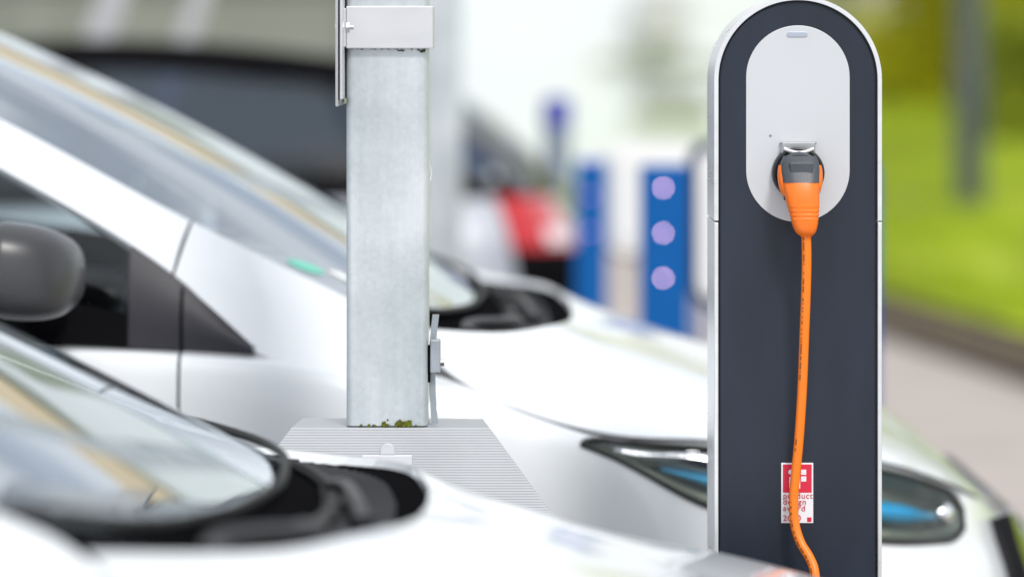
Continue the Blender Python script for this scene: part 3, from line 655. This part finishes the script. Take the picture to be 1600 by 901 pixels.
# ------------------------------------------------------------------ charging post
PY = 4.44; PXc = (1247-800)*PY/FPX; PW = .2115; PR = PW/2; PTOP = CH-(-6-HOR)*PY/FPX; ZC = PTOP-PR
post = empty('charging_post', (PXc, PY, GZ), 'dark blue charging post with silver rim, rounded top and grey socket panel', 'charging post')
def stad(r, zb, zc=ZC, n_=40, dz=0): return [(-r, zb), (r, zb)] + arc(0, zc+dz, r, 0, 180, n_)
lz = lambda P: [(x, z-GZ) for x, z in P]
SEAM = px(0, 346, PY)[2]
D = .16
def ring(r0, r1, z0, z1, top, y0, y1, bev):
    """U-shaped shell (outer r0, inner r1), from z0 up; top adds the arch"""
    if top:
        out = [(-r0, z0)] + arc(0, ZC, r0, 180, 0, 48) + [(r0, z0)]; inn = [(r1, z0)] + arc(0, ZC, r1, 0, 180, 48) + [(-r1, z0)]
        n_ = len(out); P = out+inn[::-1]
        bm = bmesh.new(); vo = [bm.verts.new((x, y0, z-GZ)) for x, z in out]; vi = [bm.verts.new((x, y0, z-GZ)) for x, z in inn[::-1]]
        fs = [bm.faces.new([vo[i], vo[i+1], vi[i+1], vi[i]]) for i in range(n_-1)]
        r_ = bmesh.ops.extrude_face_region(bm, geom=fs); bmesh.ops.translate(bm, vec=(0, y1-y0, 0), verts=[q for q in r_['geom'] if isinstance(q, bmesh.types.BMVert)])
        bmesh.ops.recalc_face_normals(bm, faces=bm.faces)
        if bev: bmesh.ops.bevel(bm, geom=[e for e in bm.edges if e.is_manifold and e.calc_face_angle(0) > 1.2], offset=bev, segments=2, affect='EDGES')
        return MB().bm(bm, True)
    m_ = MB()
    for s in (-1, 1): m_.box((s*(r0+r1)/2, (y0+y1)/2, (z0+z1)/2-GZ), (r0-r1, y1-y0, z1-z0), bev)
    return m_
RIM = .0052
ring(PR, PR-RIM, SEAM+.0012, 0, True, 0, D, 0).build('rim_top', 'post_silver', post)
for s in (-1, 1):
    MB().box((s*(PR-RIM/2), D/2, (GZ+SEAM-.0012)/2-GZ), (RIM, D, SEAM-.0012-GZ), .0011).build('rim_side', 'post_silver', post)
MB().prism(lz(stad(PR-RIM-.0018, GZ+.002)), 'Y', .0045, D-.004, .0018, 2).build('front_panel', 'post_blue', post)
MB().prism(lz(stad(PR-RIM-.0002, GZ+.004)), 'Y', .0085, D-.006).build('seal_or_seam_shade', 'socket_black', post)
ox = lambda x: (x-1247)*PY/FPX; oz = lambda y: CH-(y-HOR)*PY/FPX-GZ
r_o = 81*PY/FPX; zt, zb = oz(40)-r_o, oz(347)+r_o
MB().prism(arc(0, zt, r_o, 0, 180, 36)+arc(0, zb, r_o, 180, 360, 36), 'Y', .0025, .0050, .0006, 2).build('socket_panel', 'post_face', post)
MB().prism(rrect(ox(1230), oz(58), ox(1262), oz(50), .003), 'Y', .0012, .0030, .0004).build('status_light', 'led_slit', post)
MB().lathe([(.0,-.0006),(.0016,-.0002),(.0018,.003)], (ox(1204), .002, oz(212)), 'Y', 12).build('screw', 'bolt_steel', post)
# socket: black collar and hinged metal cap
sc_, sz = ox(1247), oz(270)
sk = MB().lathe([(.024,.004),(.024,-.008),(.0300,-.0105),(.0325,-.009),(.0333,-.003),(.0333,.004)], (sc_, 0, sz), 'Y', 40)
so = sk.build('socket', 'socket_black', post)
MB().box((ox(1227), -.002, oz(309)), (.004, .008, .006), .001).build('latch', 'socket_black', so)
cp = MB().prism(rrect(-.0212, -.0085, .0212, .0085, .0012, 3), 'Y', -.0135, .002, .0012, 2)
cp.v = [(x+sc_, y*(1-.55*max(0, -(z/.0085)))+(.004*max(0, z/.0085)), z+oz(232)) for x, y, z in cp.v]; co = cp.build('socket_cap', 'steel', post)
MB().prism([(sc_-.0180, oz(225.5)), (sc_+.0180, oz(225.5)), (sc_+.0150, oz(231)), (sc_+.008, oz(233.5)), (sc_-.008, oz(233.5)), (sc_-.0150, oz(231))], 'Y', -.0085, -.004).build('cap_inset', 'cap_dark', co)
MB().tube(smoothpath([(sc_-.0185, -.0095, oz(232)), (sc_-.009, -.0125, oz(236.5)), (sc_, -.0135, oz(238)), (sc_+.009, -.0125, oz(236.5)), (sc_+.0185, -.0095, oz(232))], 5), .0024, 10).build('cap_lip', 'alu_band', co)
MB().tube([(sc_-.023, -.001, oz(223)), (sc_+.023, -.001, oz(223))], .0016, 10).build('hinge_pin', 'bolt_steel', co)
# award sticker
st = MB().box((ox(1246), .0036, oz(770)), ((1271-1221)*PY/FPX, .0010, (817-723)*PY/FPX), .0003).build('award_sticker', 'sticker_white', post)
def flat(name, x0, y0, x1, y1, mt, par, y=.0027, r=0):
    pts = rrect(ox(x0), oz(y1), ox(x1), oz(y0), r, 5) if r else [(ox(x0), oz(y1)), (ox(x1), oz(y1)), (ox(x1), oz(y0)), (ox(x0), oz(y0))]
    return MB().prism(pts, 'Y', y, y+.0006).build(name, mt, par)
flat('red_square', 1223.6, 725.4, 1268.6, 769.4, 'sticker_red', st); flat('red_mark', 1261.5, 808, 1268.2, 815, 'sticker_red', st)
flat('logo_dot', 1232, 733.5, 1239.5, 741, 'sticker_white', st, .0023, .0028); flat('logo_stem', 1233.5, 745, 1239, 763, 'sticker_white', st, .0023)
flat('logo_bar', 1242.5, 733.5, 1250.5, 763, 'sticker_white', st, .0023); flat('logo_block', 1252, 733.5, 1260, 741.5, 'sticker_white', st, .0023); flat('logo_block', 1252, 744, 1260, 752, 'sticker_white', st, .0023)
def text(s, x, y, size, mt, par, yy=.0024):
    cu = bpy.data.curves.new('lettering', 'FONT'); cu.body = s; cu.size = size; cu.extrude = .0001; cu.space_character = 1.12; cu.materials.append(MATS[mt])
    o = bpy.data.objects.new('lettering', cu); COL.objects.link(o); o.parent = par; o.location = (ox(x), yy, oz(y)); o.rotation_euler = (R(90), 0, 0)
    me_ = bpy.data.meshes.new_from_object(o); q = link('lettering', me_, mt, par, o.location); q.rotation_euler = o.rotation_euler; bpy.data.objects.remove(o); return q
for s, y in (('product', 778.5), ('design', 788), ('award', 798), ('2010', 813.5)): text(s, 1223.5, y, .0105, 'print_red', st)
MB().box((0, D/2, .012), (.26, .22, .024), .004).build('foot_plate', 'post_silver', post)

# ------------------------------------------------------------------ plug and cable
plug = empty('charging_plug', (PXc+sc_, PY, sz+GZ), 'orange and black charging plug pushed into the socket of the post', 'plug')
pz = lambda y: -(y-270)*PY/FPX; pxx = lambda x: (x-1247)*PY/FPX
# profile down the handle: (row, half width px, centre x, depth of centre from the panel, half depth)
secs = [(243,25,1247,-.024,.012),(252,29,1247,-.026,.016),(262,30.5,1247,-.029,.018),(276,29.5,1247,-.033,.020),(290,28.3,1247.8,-.037,.0205),(305,26.5,1249,-.041,.0195),(318,25,1250.5,-.043,.0185),(332,22.5,1252,-.044,.0175),(346,20,1253,-.0445,.0165),(356,17,1253.8,-.0445,.015),(362,13.5,1254.5,-.0445,.012),(366,8.5,1255,-.0445,.008)]
def loft(secs_, n_=36, e=.72, f0=0, f1=1):
    vs = []; fs = []
    for (y, w, x, dc, hd_) in secs_:
        for k in range(n_):
            a = 2*math.pi*k/n_; c_, s_ = math.cos(a), math.sin(a); vs.append((pxx(x)+math.copysign(abs(c_)**e, c_)*w*PY/FPX, dc+math.copysign(abs(s_)**e, s_)*hd_, pz(y)))
    for i in range(len(secs_)-1):
        for k in range(n_): fs.append([i*n_+k, i*n_+(k+1) % n_, (i+1)*n_+(k+1) % n_, (i+1)*n_+k])
    m_ = MB().add(vs, fs, True); m_.add(vs[:n_], [list(range(n_))]); m_.add(vs[-n_:], [list(range(n_))]); return m_
K = np.array([s[0] for s in secs], float); SV = np.array([s[1:] for s in secs], float)
def sec(y): return (y, *[float(q) for q in hermite(K, SV, y)])
ys = list(np.linspace(280, 366, 44)); body = []
for y in ys:
    s = list(sec(y)); 
    if 316 < y < 343: g_ = abs(math.sin((y-316)/27*math.pi*4)); s[1] *= .955+.06*g_; s[4] *= .955+.06*g_
    body.append(tuple(s))
hb = loft(body).build('handle', 'plug_orange', plug)
MB().lathe([(.0,-.030),(.0245,-.030),(.0265,-.027),(.0272,-.020),(.0272,-.004),(.0240,-.002),(.0,-.002)], (0,0,0), 'Y', 48).build('plug_head', 'plug_grey', plug)
top = [(y, w*1.0, x, d, h_) for y, w, x, d, h_ in [sec(y) for y in np.linspace(243, 283, 20)]]
loft(top, 36, .6).build('grip_top', 'plug_grey', plug)
# orange cheeks either side of the grey grip
for s in (-1, 1):
    ck = []
    for i in range(15):
        f = i/14; y = 257+f*46; w = 9.5*math.sin(math.pi*(.12+.80*f))**.5; ck.append((y, w, 1247.3+s*(27.2-3.6*f), -.0245-.010*f, .0150*math.sin(math.pi*(.14+.78*f))**.5))
    loft(ck, 20, .9).build('grip_cheek', 'plug_orange', plug)
MB().prism([(pxx(1231), pz(276)), (pxx(1264), pz(276)), (pxx(1267), pz(252)), (pxx(1229), pz(252))], 'Y', -.0492, -.042, .0012).build('grip_inset', 'plug_grey', plug)
cpts = [(1255,362,-.0445),(1256,400,-.042),(1255.5,450,-.038),(1253.5,520,-.032),(1251,600,-.026),(1246.5,680,-.021),(1241,740,-.019),(1238,780,-.019),(1240,815,-.021),(1248,842,-.027),(1260,862,-.036),(1267,880,-.045),(1268,905,-.05),(1262,960,-.05),(1250,1100,-.04),(1235,1300,-.02)]
cpath = [(PXc+(x-1247)*PY/FPX, PY+d, CH-(y-HOR)*PY/FPX) for x, y, d in cpts] + [(PXc-.03, PY-.03, GZ+.15), (PXc+.03, PY-.06, GZ+.02), (PXc+.25, PY-.04, GZ+.007), (PXc+.60, PY+.02, GZ+.007)]
cpath = smoothpath(cpath, 10); cb = MB(); cb.tube(cpath, .0060, 20)
cob = cb.build('charging_cable', 'cable_orange'); me = cob.data; ul = me.uv_layers.new(name='UVMap')
acc = [0.]
for i in range(1, len(cpath)): acc.append(acc[-1]+(Vector(cpath[i])-Vector(cpath[i-1])).length)
for poly in me.polygons:
    ids = list(poly.vertices); seam = any(v_ % 20 == 0 for v_ in ids) and any(v_ % 20 == 19 for v_ in ids)
    for li, vi in zip(poly.loop_indices, ids):
        if vi >= 20*len(cpath): continue
        k = vi % 20; ul.data[li].uv = ((k/20 if not (seam and k == 0) else 1.0), acc[vi//20])
tag(cob, 'orange charging cable hanging down the front of the charging post', 'cable')

# ------------------------------------------------------------------ galvanised column with clamp
CY = 4.50; s_ = CY/FPX; CX0, CX1 = (541-800)*s_, (668-800)*s_; CXc = (CX0+CX1)/2; CWd = CX1-CX0
cz = lambda y: CH-(y-HOR)*s_-GZ; cx = lambda x: (x-800)*s_-CXc
colm = empty('steel_column', (CXc, CY, GZ), 'square galvanised steel column with a clamp band standing on the ribbed base', 'column')
MB().prism(rrect(-CWd/2, 0, CWd/2, CWd, .0085, 6), 'Z', cz(665)+.0, 3.3).build('tube', 'galvanised', colm)
cl = MB().box((cx(609), .004+.045, (cz(10)+cz(76))/2), (135*s_, .118, (76-10)*s_), .0012).build('clamp_band', 'alu_band', colm)
MB().box((cx(538), -.006, (cz(12)+cz(75))/2), (6*s_, .012, 60*s_), .0008).build('clamp_flange', 'alu_band', cl)
bo = MB().tube([(cx(524.5), -.008, cz(43)), (cx(529), -.008, cz(43))], .0072, 6).tube([(cx(524), -.008, cz(43)), (cx(553), -.008, cz(43))], .0036, 10).tube([(cx(541.5), -.008, cz(43)), (cx(547), -.008, cz(43))], .0066, 6); bo.build('bolt', 'steel', cl)
# grime under the band and moss at the foot: small lumps
def lumps(name, mt, par, spots, r0, kind=None):
    mb = MB()
    for x, y, z, k in spots:
        bm = bmesh.new(); bmesh.ops.create_icosphere(bm, subdivisions=1, radius=r0*k)
        for v_ in bm.verts: v_.co *= rnd.uniform(.7, 1.3); v_.co.y *= .5
        bmesh.ops.translate(bm, vec=(x, y, z), verts=bm.verts); mb.bm(bm, True)
    o = mb.build(name, mt, par); o['kind'] = 'stuff'; return o
def moss_spots(x0, x1, n_, h): return [(cx(rnd.uniform(x0, x1)), -.0008-.002*rnd.random(), cz(665)+abs(rnd.gauss(0, h)), rnd.uniform(.5, 1.3)) for _ in range(n_)]
lumps('moss', 'moss', colm, moss_spots(618, 643, 90, .0026)+moss_spots(598, 607, 22, .0018)+moss_spots(560, 650, 12, .0008)+[(cx(606), -.0005, cz(655.5), .8)], .0017)
lumps('grime', 'grime', colm, [(cx(rnd.uniform(620, 632)), -.0006, cz(78+rnd.random()*3), .6) for _ in range(9)]+[(cx(rnd.uniform(654, 664)), -.0006, cz(77.5+rnd.random()*4), .8) for _ in range(16)]+[(cx(rnd.uniform(545, 665)), -.0004, cz(77.3), .45) for _ in range(30)], .0016)
# strap clip on the right flank
stp = MB(); pp = smoothpath([(cx(680.5), .022, cz(493)), (cx(676.5), .022, cz(530)), (cx(674.5), .022, cz(575)), (cx(675.5), .022, cz(620)), (cx(679), .022, cz(664))], 6)
for i in range(len(pp)-1):
    pass
w_ = 5.2*s_
vs = []
for (x, y, z) in pp: vs += [(x-w_, y-.0011, z), (x+w_, y-.0011, z), (x+w_, y+.0011, z), (x-w_, y+.0011, z)]
fs = [[4*i+k, 4*i+(k+1) % 4, 4*i+4+(k+1) % 4, 4*i+4+k] for i in range(len(pp)-1) for k in range(4)]+[[0,1,2,3], [len(vs)-4+k for k in range(4)]]
sp_ = stp.add(vs, fs).build('strap', 'strap_grey', colm)
bk = MB().box((cx(680), .014, (cz(531)+cz(583))/2), (16*s_, .018, 52*s_), .0015).build('strap_buckle', 'strap_grey', colm)
MB().tube([(cx(686), .012, cz(567)), (cx(694), .012, cz(567))], .0052, 6).build('bolt', 'bolt_steel', bk)
MB().box((cx(670), .02, (cz(540)+cz(600))/2), (4*s_, .014, 58*s_), .001).build('spacer', 'black_plastic', bk)
MB().box((0, CWd/2, 3.31), (CWd+.004, CWd+.004, .012), .003).build('cap', 'galvanised', colm)
# sign plate fixed edge-on to the left of the column
sg_ = empty('sign_plate', ((534-800)*s_, CY-.03, CH-(165-HOR)*s_), 'thin metal sign plate seen edge-on at the left of the column', 'sign')
MB().box((-.0026, .16, .36), (.0032, .42, .72), .0014).build('plate', 'steel', sg_)
MB().box((.0022, .16, .366), (.0032, .40, .715), .0014).build('backing_rail', 'alu_band', sg_)
MB().box((-.0004, .02, .006), (.0034, .10, .006), .0005).build('spacer', 'bolt_steel', sg_)

# ribbed base
BY = 4.492; zb_ = lambda y: CH-(y-HOR)*BY/FPX-GZ; bx_ = lambda x: (x-610)*BY/FPX
bas = empty('ribbed_base', ((610-800)*BY/FPX, BY, GZ), 'ribbed aluminium base cover with sloping sides under the column', 'base')
zt_ = zb_(668); H_ = .14; hw0 = 155*BY/FPX; hw1 = hw0+.76*H_; dy = .045
NR = 43; prof = []
for i in range(NR):
    for f, o in ((0, 0), (.70, 0), (.76, .0006), (.94, .0006)):
        prof.append(((i+f)/NR, o))
prof.append((1, 0))
vs = []; fs = []
for f, o in prof:
    z = zt_-H_*f; y = -dy*f+o; w = hw0+(hw1-hw0)*f; vs += [(-w, y, z), (w, y, z)]
for i in range(len(prof)-1): fs.append([2*i, 2*i+1, 2*i+3, 2*i+2])
MB().add(vs, fs).build('ribbed_front', 'alu_ribbed', bas)
dB = .115
sb = MB()
A_ = [(-hw0, 0, zt_), (hw0, 0, zt_), (hw0*.93, dB, zt_), (-hw0*.93, dB, zt_)]; B_ = [(-hw1, -dy, zt_-H_), (hw1, -dy, zt_-H_), (hw1*.86, dB+dy, zt_-H_), (-hw1*.86, dB+dy, zt_-H_)]
C_ = [(x, y, 0) for x, y, z in B_]
sb.add(A_, [[0,1,2,3]]); sb.add(A_+B_, [[1,2,6,5],[2,3,7,6],[3,0,4,7]]); sb.add(B_+C_, [[0,1,5,4],[1,2,6,5],[2,3,7,6],[3,0,4,7]])
sb.build('housing', 'alu_ribbed', bas)
def on_slope(x, y, d=0.): f = (zt_-zb_(y))/H_; return (bx_(x), -dy*f-d, zb_(y))
tilt = Matrix.Rotation(math.atan2(dy, H_), 4, 'X')
MB().box(on_slope(605.5, 717.5, .0022), (77*BY/FPX, .0020, 19*BY/FPX), .0003, tilt).build('white_label', 'sticker_white', bas)
MB().box(on_slope(605.5, 742.5, .0012), (77*BY/FPX, .0016, 30*BY/FPX), .0003, tilt).build('lock_plate', 'alu_band', bas)
lkp = on_slope(606, 745, .003); MB().lathe([(.0,-.006),(.006,-.0055),(.0075,-.002),(.0105,-.0025),(.0125,-.001),(.013,.002)], lkp, 'Y', 28).build('lock', 'steel', bas)
kp = on_slope(606, 702, .002); MB().prism([(-.0095,-.0055),(.0095,-.0055)]+arc(0,.0005,.009,0,180,10), 'Y', 0, .003, .0006).build('keyhole_cover', 'alu_band', bas).location = (kp[0], kp[1]-.001, kp[2])

# ------------------------------------------------------------------ middle distance
# second column of the same row
c2 = empty('steel_column', ((688-800)*9.2/FPX, 9.2, GZ), 'blurred galvanised column further back, just right of the near column', 'column')
MB().prism(rrect(-.055, 0, .055, .11, .009, 6), 'Z', .02, 3.3).build('tube', 'galvanised', c2); MB().box((0, .055, .012), (.24, .24, .024), .003).build('foot_plate', 'galvanised', c2)
# leaning struts at the left
def strut(x0, y0, x1, y1, Y, w, label):
    a, b_ = Vector(px(x0, y0, Y)), Vector(px(x1, y1, Y)); d = (a-b_).normalized(); base = b_-d*((b_.z-GZ)/d.z); topp = base+d*2.6/d.z
    e = empty('leaning_strut', base, label, 'strut', 'leaning pale struts behind the far white car'); M = d.to_track_quat('Z', 'Y').to_matrix().to_4x4(); Lh = (topp-base).length
    MB().prism(rrect(-w/2, -w/2, w/2, w/2, w*.12, 4), 'Z', 0, Lh).build('tube', 'strut', e).rotation_euler = M.to_euler()
    MB().box((0, 0, .012), (w*2.6, w*2.6, .024), .003).build('foot_plate', 'strut', e)
strut(178, 0, 132, 130, 12.6, .10, 'wider of the two leaning pale struts at top left'); strut(312, 0, 285, 80, 13.4, .07, 'thinner leaning pale strut, right of the wider one')
# blue-framed boards
def board(name, Y, x0, x1, yt, ybp, leg, led, label):
    xa, xb = (x0-800)*Y/FPX, (x1-800)*Y/FPX; zt0 = CH-(yt-HOR)*Y/FPX-GZ; zbp = CH-(ybp-HOR)*Y/FPX-GZ
    e = empty(name, ((xa+xb)/2, Y, GZ), label, 'board', 'blue framed boards behind the cars'); h = (xb-xa)/2
    for s in (-1, 1):
        lw = leg if s < 0 else .022
        MB().box((s*(h-lw/2), 0, zt0/2), (lw, .10, zt0), .008).build('leg', 'board_blue', e)
    fr = MB().prism(rrect(-h+leg+.001, zbp-.018, h-.002, zt0+.055, .05, 8), 'Y', -.012, .05, .004).build('panel_frame', 'board_navy' if Y < 9 else 'board_white', e)
    MB().prism(rrect(-h+leg+.020, zbp+.004, h-.02, zt0+.036, .04, 8), 'Y', -.019, -.010, .002).build('panel', 'board_white', fr)
    for k in range(3):
        MB().lathe([(.0,-.004),(.0026,-.0035),(.0036,-.001),(.0038,.003)], (-h+leg*.47, -.052, CH-(292+70*k-HOR)*8.0/FPX-GZ), 'Y', 16).build('indicator_lamp', led, e)
    return e
board('blue_board', 8.0, 1000, 1370, 258, 470, .108, 'led_lilac', 'blue framed white board behind the charging post with three lilac lamps')
board('blue_board', 9.9, 899, 1096, 250, 385, .088, 'led_dim', 'blue framed white board further back, left of the lilac-lamp board')
bl = empty('slim_bollard', ((870-800)*11.5/FPX, 11.5, GZ), 'slim grey bollard with blue cap between the silver car and boards', 'bollard'); zt1 = CH-(150-HOR)*11.5/FPX-GZ
MB().lathe([(.045,0),(.045,zt1-.10),(.043,zt1-.095),(.0,zt1-.09)], n=24).build('shaft', 'bollard_steel', bl); MB().lathe([(.046,zt1-.10),(.047,zt1-.03),(.04,zt1-.008),(.0,zt1)], n=24).build('cap', 'cap_blue', bl)
# lamp post on the lawn
lp = empty('lamp_post', (2.99, 23.0, lawn_z(2.99, 23.0)-.03), 'grey lamp post standing in the grass at the right', 'lamp post')
MB().lathe([(.10,-.05),(.10,.9),(.088,.95),(.085,3.0),(.07,5.6),(.0,5.62)], n=24).build('pole', 'lamp_grey', lp); MB().box((0, -.35, 5.6), (.16, .8, .09), .03).build('lamp_head', 'lamp_grey', lp); MB().box((0, -.101, .55), (.08, .012, .38), .004).build('access_door', 'lamp_grey', lp)

# ------------------------------------------------------------------ buildings
wb = empty('white_building', (-2.5, 32, GZ), 'blurred white building behind the boards and silver car', 'building')
X0, X1 = -12.0, 5.0
MB().box(((X0+X1)/2, 3, 3.0), (X1-X0, 6, 6.0), .02).build('wall', 'wall_white', wb); MB().prism([(-.4, 6.0), (6.4, 6.0), (6.4, 6.15), (3.0, 8.6), (-.4, 6.15)], 'X', X0-.3, X1+.3).build('roof', 'roof_tan_streak', wb)  # unseen roof, pitched and tinted to reflect as a tan streak in the windscreens
def win(x, z, w, h):
    f = MB().box((x, -.02, z), (w, .08, h), .01).build('window', 'frame_grey', wb); MB().box((x, -.065, z), (w-.14, .02, h-.14), .003).build('pane', 'pane_green', f); MB().box((x, -.08, z-h/2-.03), (w+.12, .16, .05), .006).build('sill', 'ac_grey', f)
for x in (-10.2, -8.2, -6.2, 1.2): 
    for z in (4.4,): win(x, z, 1.1, 1.3)
for x in (-10.2, -8.2, -6.2): win(x, 1.7, 1.1, 1.3)
win(3.97, .93, .66, .26)
MB().box((3.9, -.04, 1.28), (1.3, .08, .08), .01).build('ledge', 'ac_grey', wb)
ac = empty('air_conditioner', (1.36, 31.75, GZ+1.42), 'grey air conditioner box on the white building, left of the post', 'air conditioner')
MB().box((0, 0, .26), (.46, .34, .52), .02).build('case', 'ac_grey', ac); MB().lathe([(.19,-.175),(.20,-.19),(.21,-.175)], (0, 0, .27), 'Y', 28).build('fan_ring', 'frame_grey', ac)
for k in range(4): MB().box((0, -.185, .13+.09*k), (.36, .012, .012)).build('grille_bar', 'frame_grey', ac)
gw = empty('garden_wall', (-4.9, 21, GZ), 'blurred grey-green rendered wall at top left', 'wall')
MB().box((0, .12, .88), (8.7, .24, 1.76), .01).build('wall', 'wall_sage', gw)
for k in range(9): MB().box((-3.87+.967*k, .12, 1.79), (.955, .34, .07), .01).build('coping_stone', 'wall_sage', gw)
for k in range(5): MB().box((-4.1+2.05*k, -.03, .86), (.34, .08, 1.70), .01).build('pier', 'wall_sage', gw)

# ------------------------------------------------------------------ greenery
def leaves(cl, n_, size, seed):
    """cl: list of (centre, radii) lumps -> leaf quads spread through their volume"""
    g_ = np.random.default_rng(seed); V = []; F = []; wts = np.array([r_[0]*r_[1]*r_[2] for _, r_ in cl]); idx = g_.choice(len(cl), n_, p=wts/wts.sum())
    for i in range(n_):
        c_, r_ = cl[idx[i]]; d = g_.normal(size=3); d /= np.linalg.norm(d); P = np.array(c_)+d*np.array(r_)*g_.random()**.45
        a = g_.normal(size=3); a /= np.linalg.norm(a); b_ = np.cross(a, g_.normal(size=3)); b_ /= np.linalg.norm(b_)+1e-9; s = size*g_.uniform(.6, 1.4); k = len(V)
        V += [tuple(P-a*s), tuple(P+b_*s*.45), tuple(P+a*s), tuple(P-b_*s*.45)]; F.append((k, k+1, k+2, k+3))
    return V, F
def leafmesh(name, V, F, mt, par):
    me = bpy.data.meshes.new(name); me.from_pydata(V, [], F); return link(name, me, mt, par)
def shrub(x, y, w, h, mt, label, seed, n_=8000, size=.07):
    e = empty('shrub', (x, y, lawn_z(x, y)-.02), label, 'shrub', 'shrubs behind the lawn'); g_ = random.Random(seed)
    cl = [((g_.uniform(-w, w)*.55, g_.uniform(-w, w)*.4, h*g_.uniform(.08, .85)), (w*g_.uniform(.25, .45), w*g_.uniform(.25, .45), h*g_.uniform(.14, .26))) for _ in range(18)]
    V, F = leaves(cl, n_, size, seed); leafmesh('foliage', V, F, mt, e); st_ = MB()
    for c_, r_ in cl: st_.tube(smoothpath([(c_[0]*.15, c_[1]*.15, -.2), (c_[0]*.5, c_[1]*.5, c_[2]*.5), c_], 3), [.03,.028,.026,.022,.018,.012,.008], 6)
    st_.build('stems', 'bark', e)
def tree(x, y, h, w, mt, label, seed, n_=9000):
    e = empty('tree', (x, y, lawn_z(x, y)-.02), label, 'tree', 'trees behind the lawn'); g_ = random.Random(seed); tr = MB(); lean = g_.uniform(-.2, .2)
    tr.tube(smoothpath([(0,0,-.3), (lean*.3, 0, h*.25), (lean, .1, h*.6), (lean*1.2, .1, h*.9)], 5), [.14*(1-i/15*.85) for i in range(16)], 10); cl = []
    for k in range(16):
        z = h*g_.uniform(.30, .95); a = g_.uniform(0, 6.28); rr = w*g_.uniform(.3, .95)*(1-.5*abs(z/h-.55)); c_ = (lean+rr*math.cos(a), rr*math.sin(a), z); cl.append((c_, (w*g_.uniform(.28, .45), w*g_.uniform(.28, .45), h*g_.uniform(.07, .13))))
        tr.tube(smoothpath([(lean*.8, .05, z*.7), ((lean+c_[0])/2, c_[1]/2, z*.9), c_], 3), [.045,.04,.034,.028,.02,.014,.008], 6)
    V, F = leaves(cl, n_, .085, seed); leafmesh('crown', V, F, mt, e); tr.build('trunk', 'bark', e)
shrub(3.75, 32.6, 1.0, 2.7, 'leaf_lime', 'yellow-green shrub directly behind the charging post\'s right edge', 1)
shrub(4.7, 31.5, 1.7, 2.9, 'leaf_lime', 'tall yellow-green shrub right of the lamp post', 2)
shrub(4.1, 35.0, 1.6, 3.4, 'leaf_lime', 'yellow-green shrub behind the lamp post', 3)
shrub(6.6, 30.0, 1.6, 2.8, 'leaf_green', 'darker green shrub at the right end of the row', 4)
shrub(4.45, 28.2, .9, 1.2, 'leaf_green', 'low dark green shrub at the right edge of the photo', 5, 3000)
tree(5.3, 36, 6.5, 2.4, 'leaf_lime', 'spring tree with lime crown behind the right-hand shrubs', 6); tree(7.6, 38, 7.0, 2.6, 'leaf_green', 'green tree between the lime tree and the rightmost tree', 7); tree(9.5, 35, 7.5, 2.8, 'leaf_green', 'green tree furthest right behind the lawn', 8)
g_ = np.random.default_rng(5); V = []; F = []
for i in range(42000):
    s = g_.uniform(-3, 20); w = .5+7*g_.random()**1.3; q = ep(s, w, 0); q = (q[0], q[1], lawn_z(q[0], q[1])+.01); h = g_.uniform(.05, .13); a = g_.uniform(0, 6.28); l_ = g_.normal(0, .03, 2); k = len(V); dx, dy_ = .007*math.cos(a), .007*math.sin(a)
    V += [(q[0]-dx, q[1]-dy_, q[2]-.03), (q[0]+dx, q[1]+dy_, q[2]-.03), (q[0]+l_[0], q[1]+l_[1], q[2]+h)]; F.append((k, k+1, k+2))
gr = leafmesh('grass', V, F, 'grass_blade', None); tag(gr, 'long bright green grass on the verge at the right', 'grass', kind='stuff')
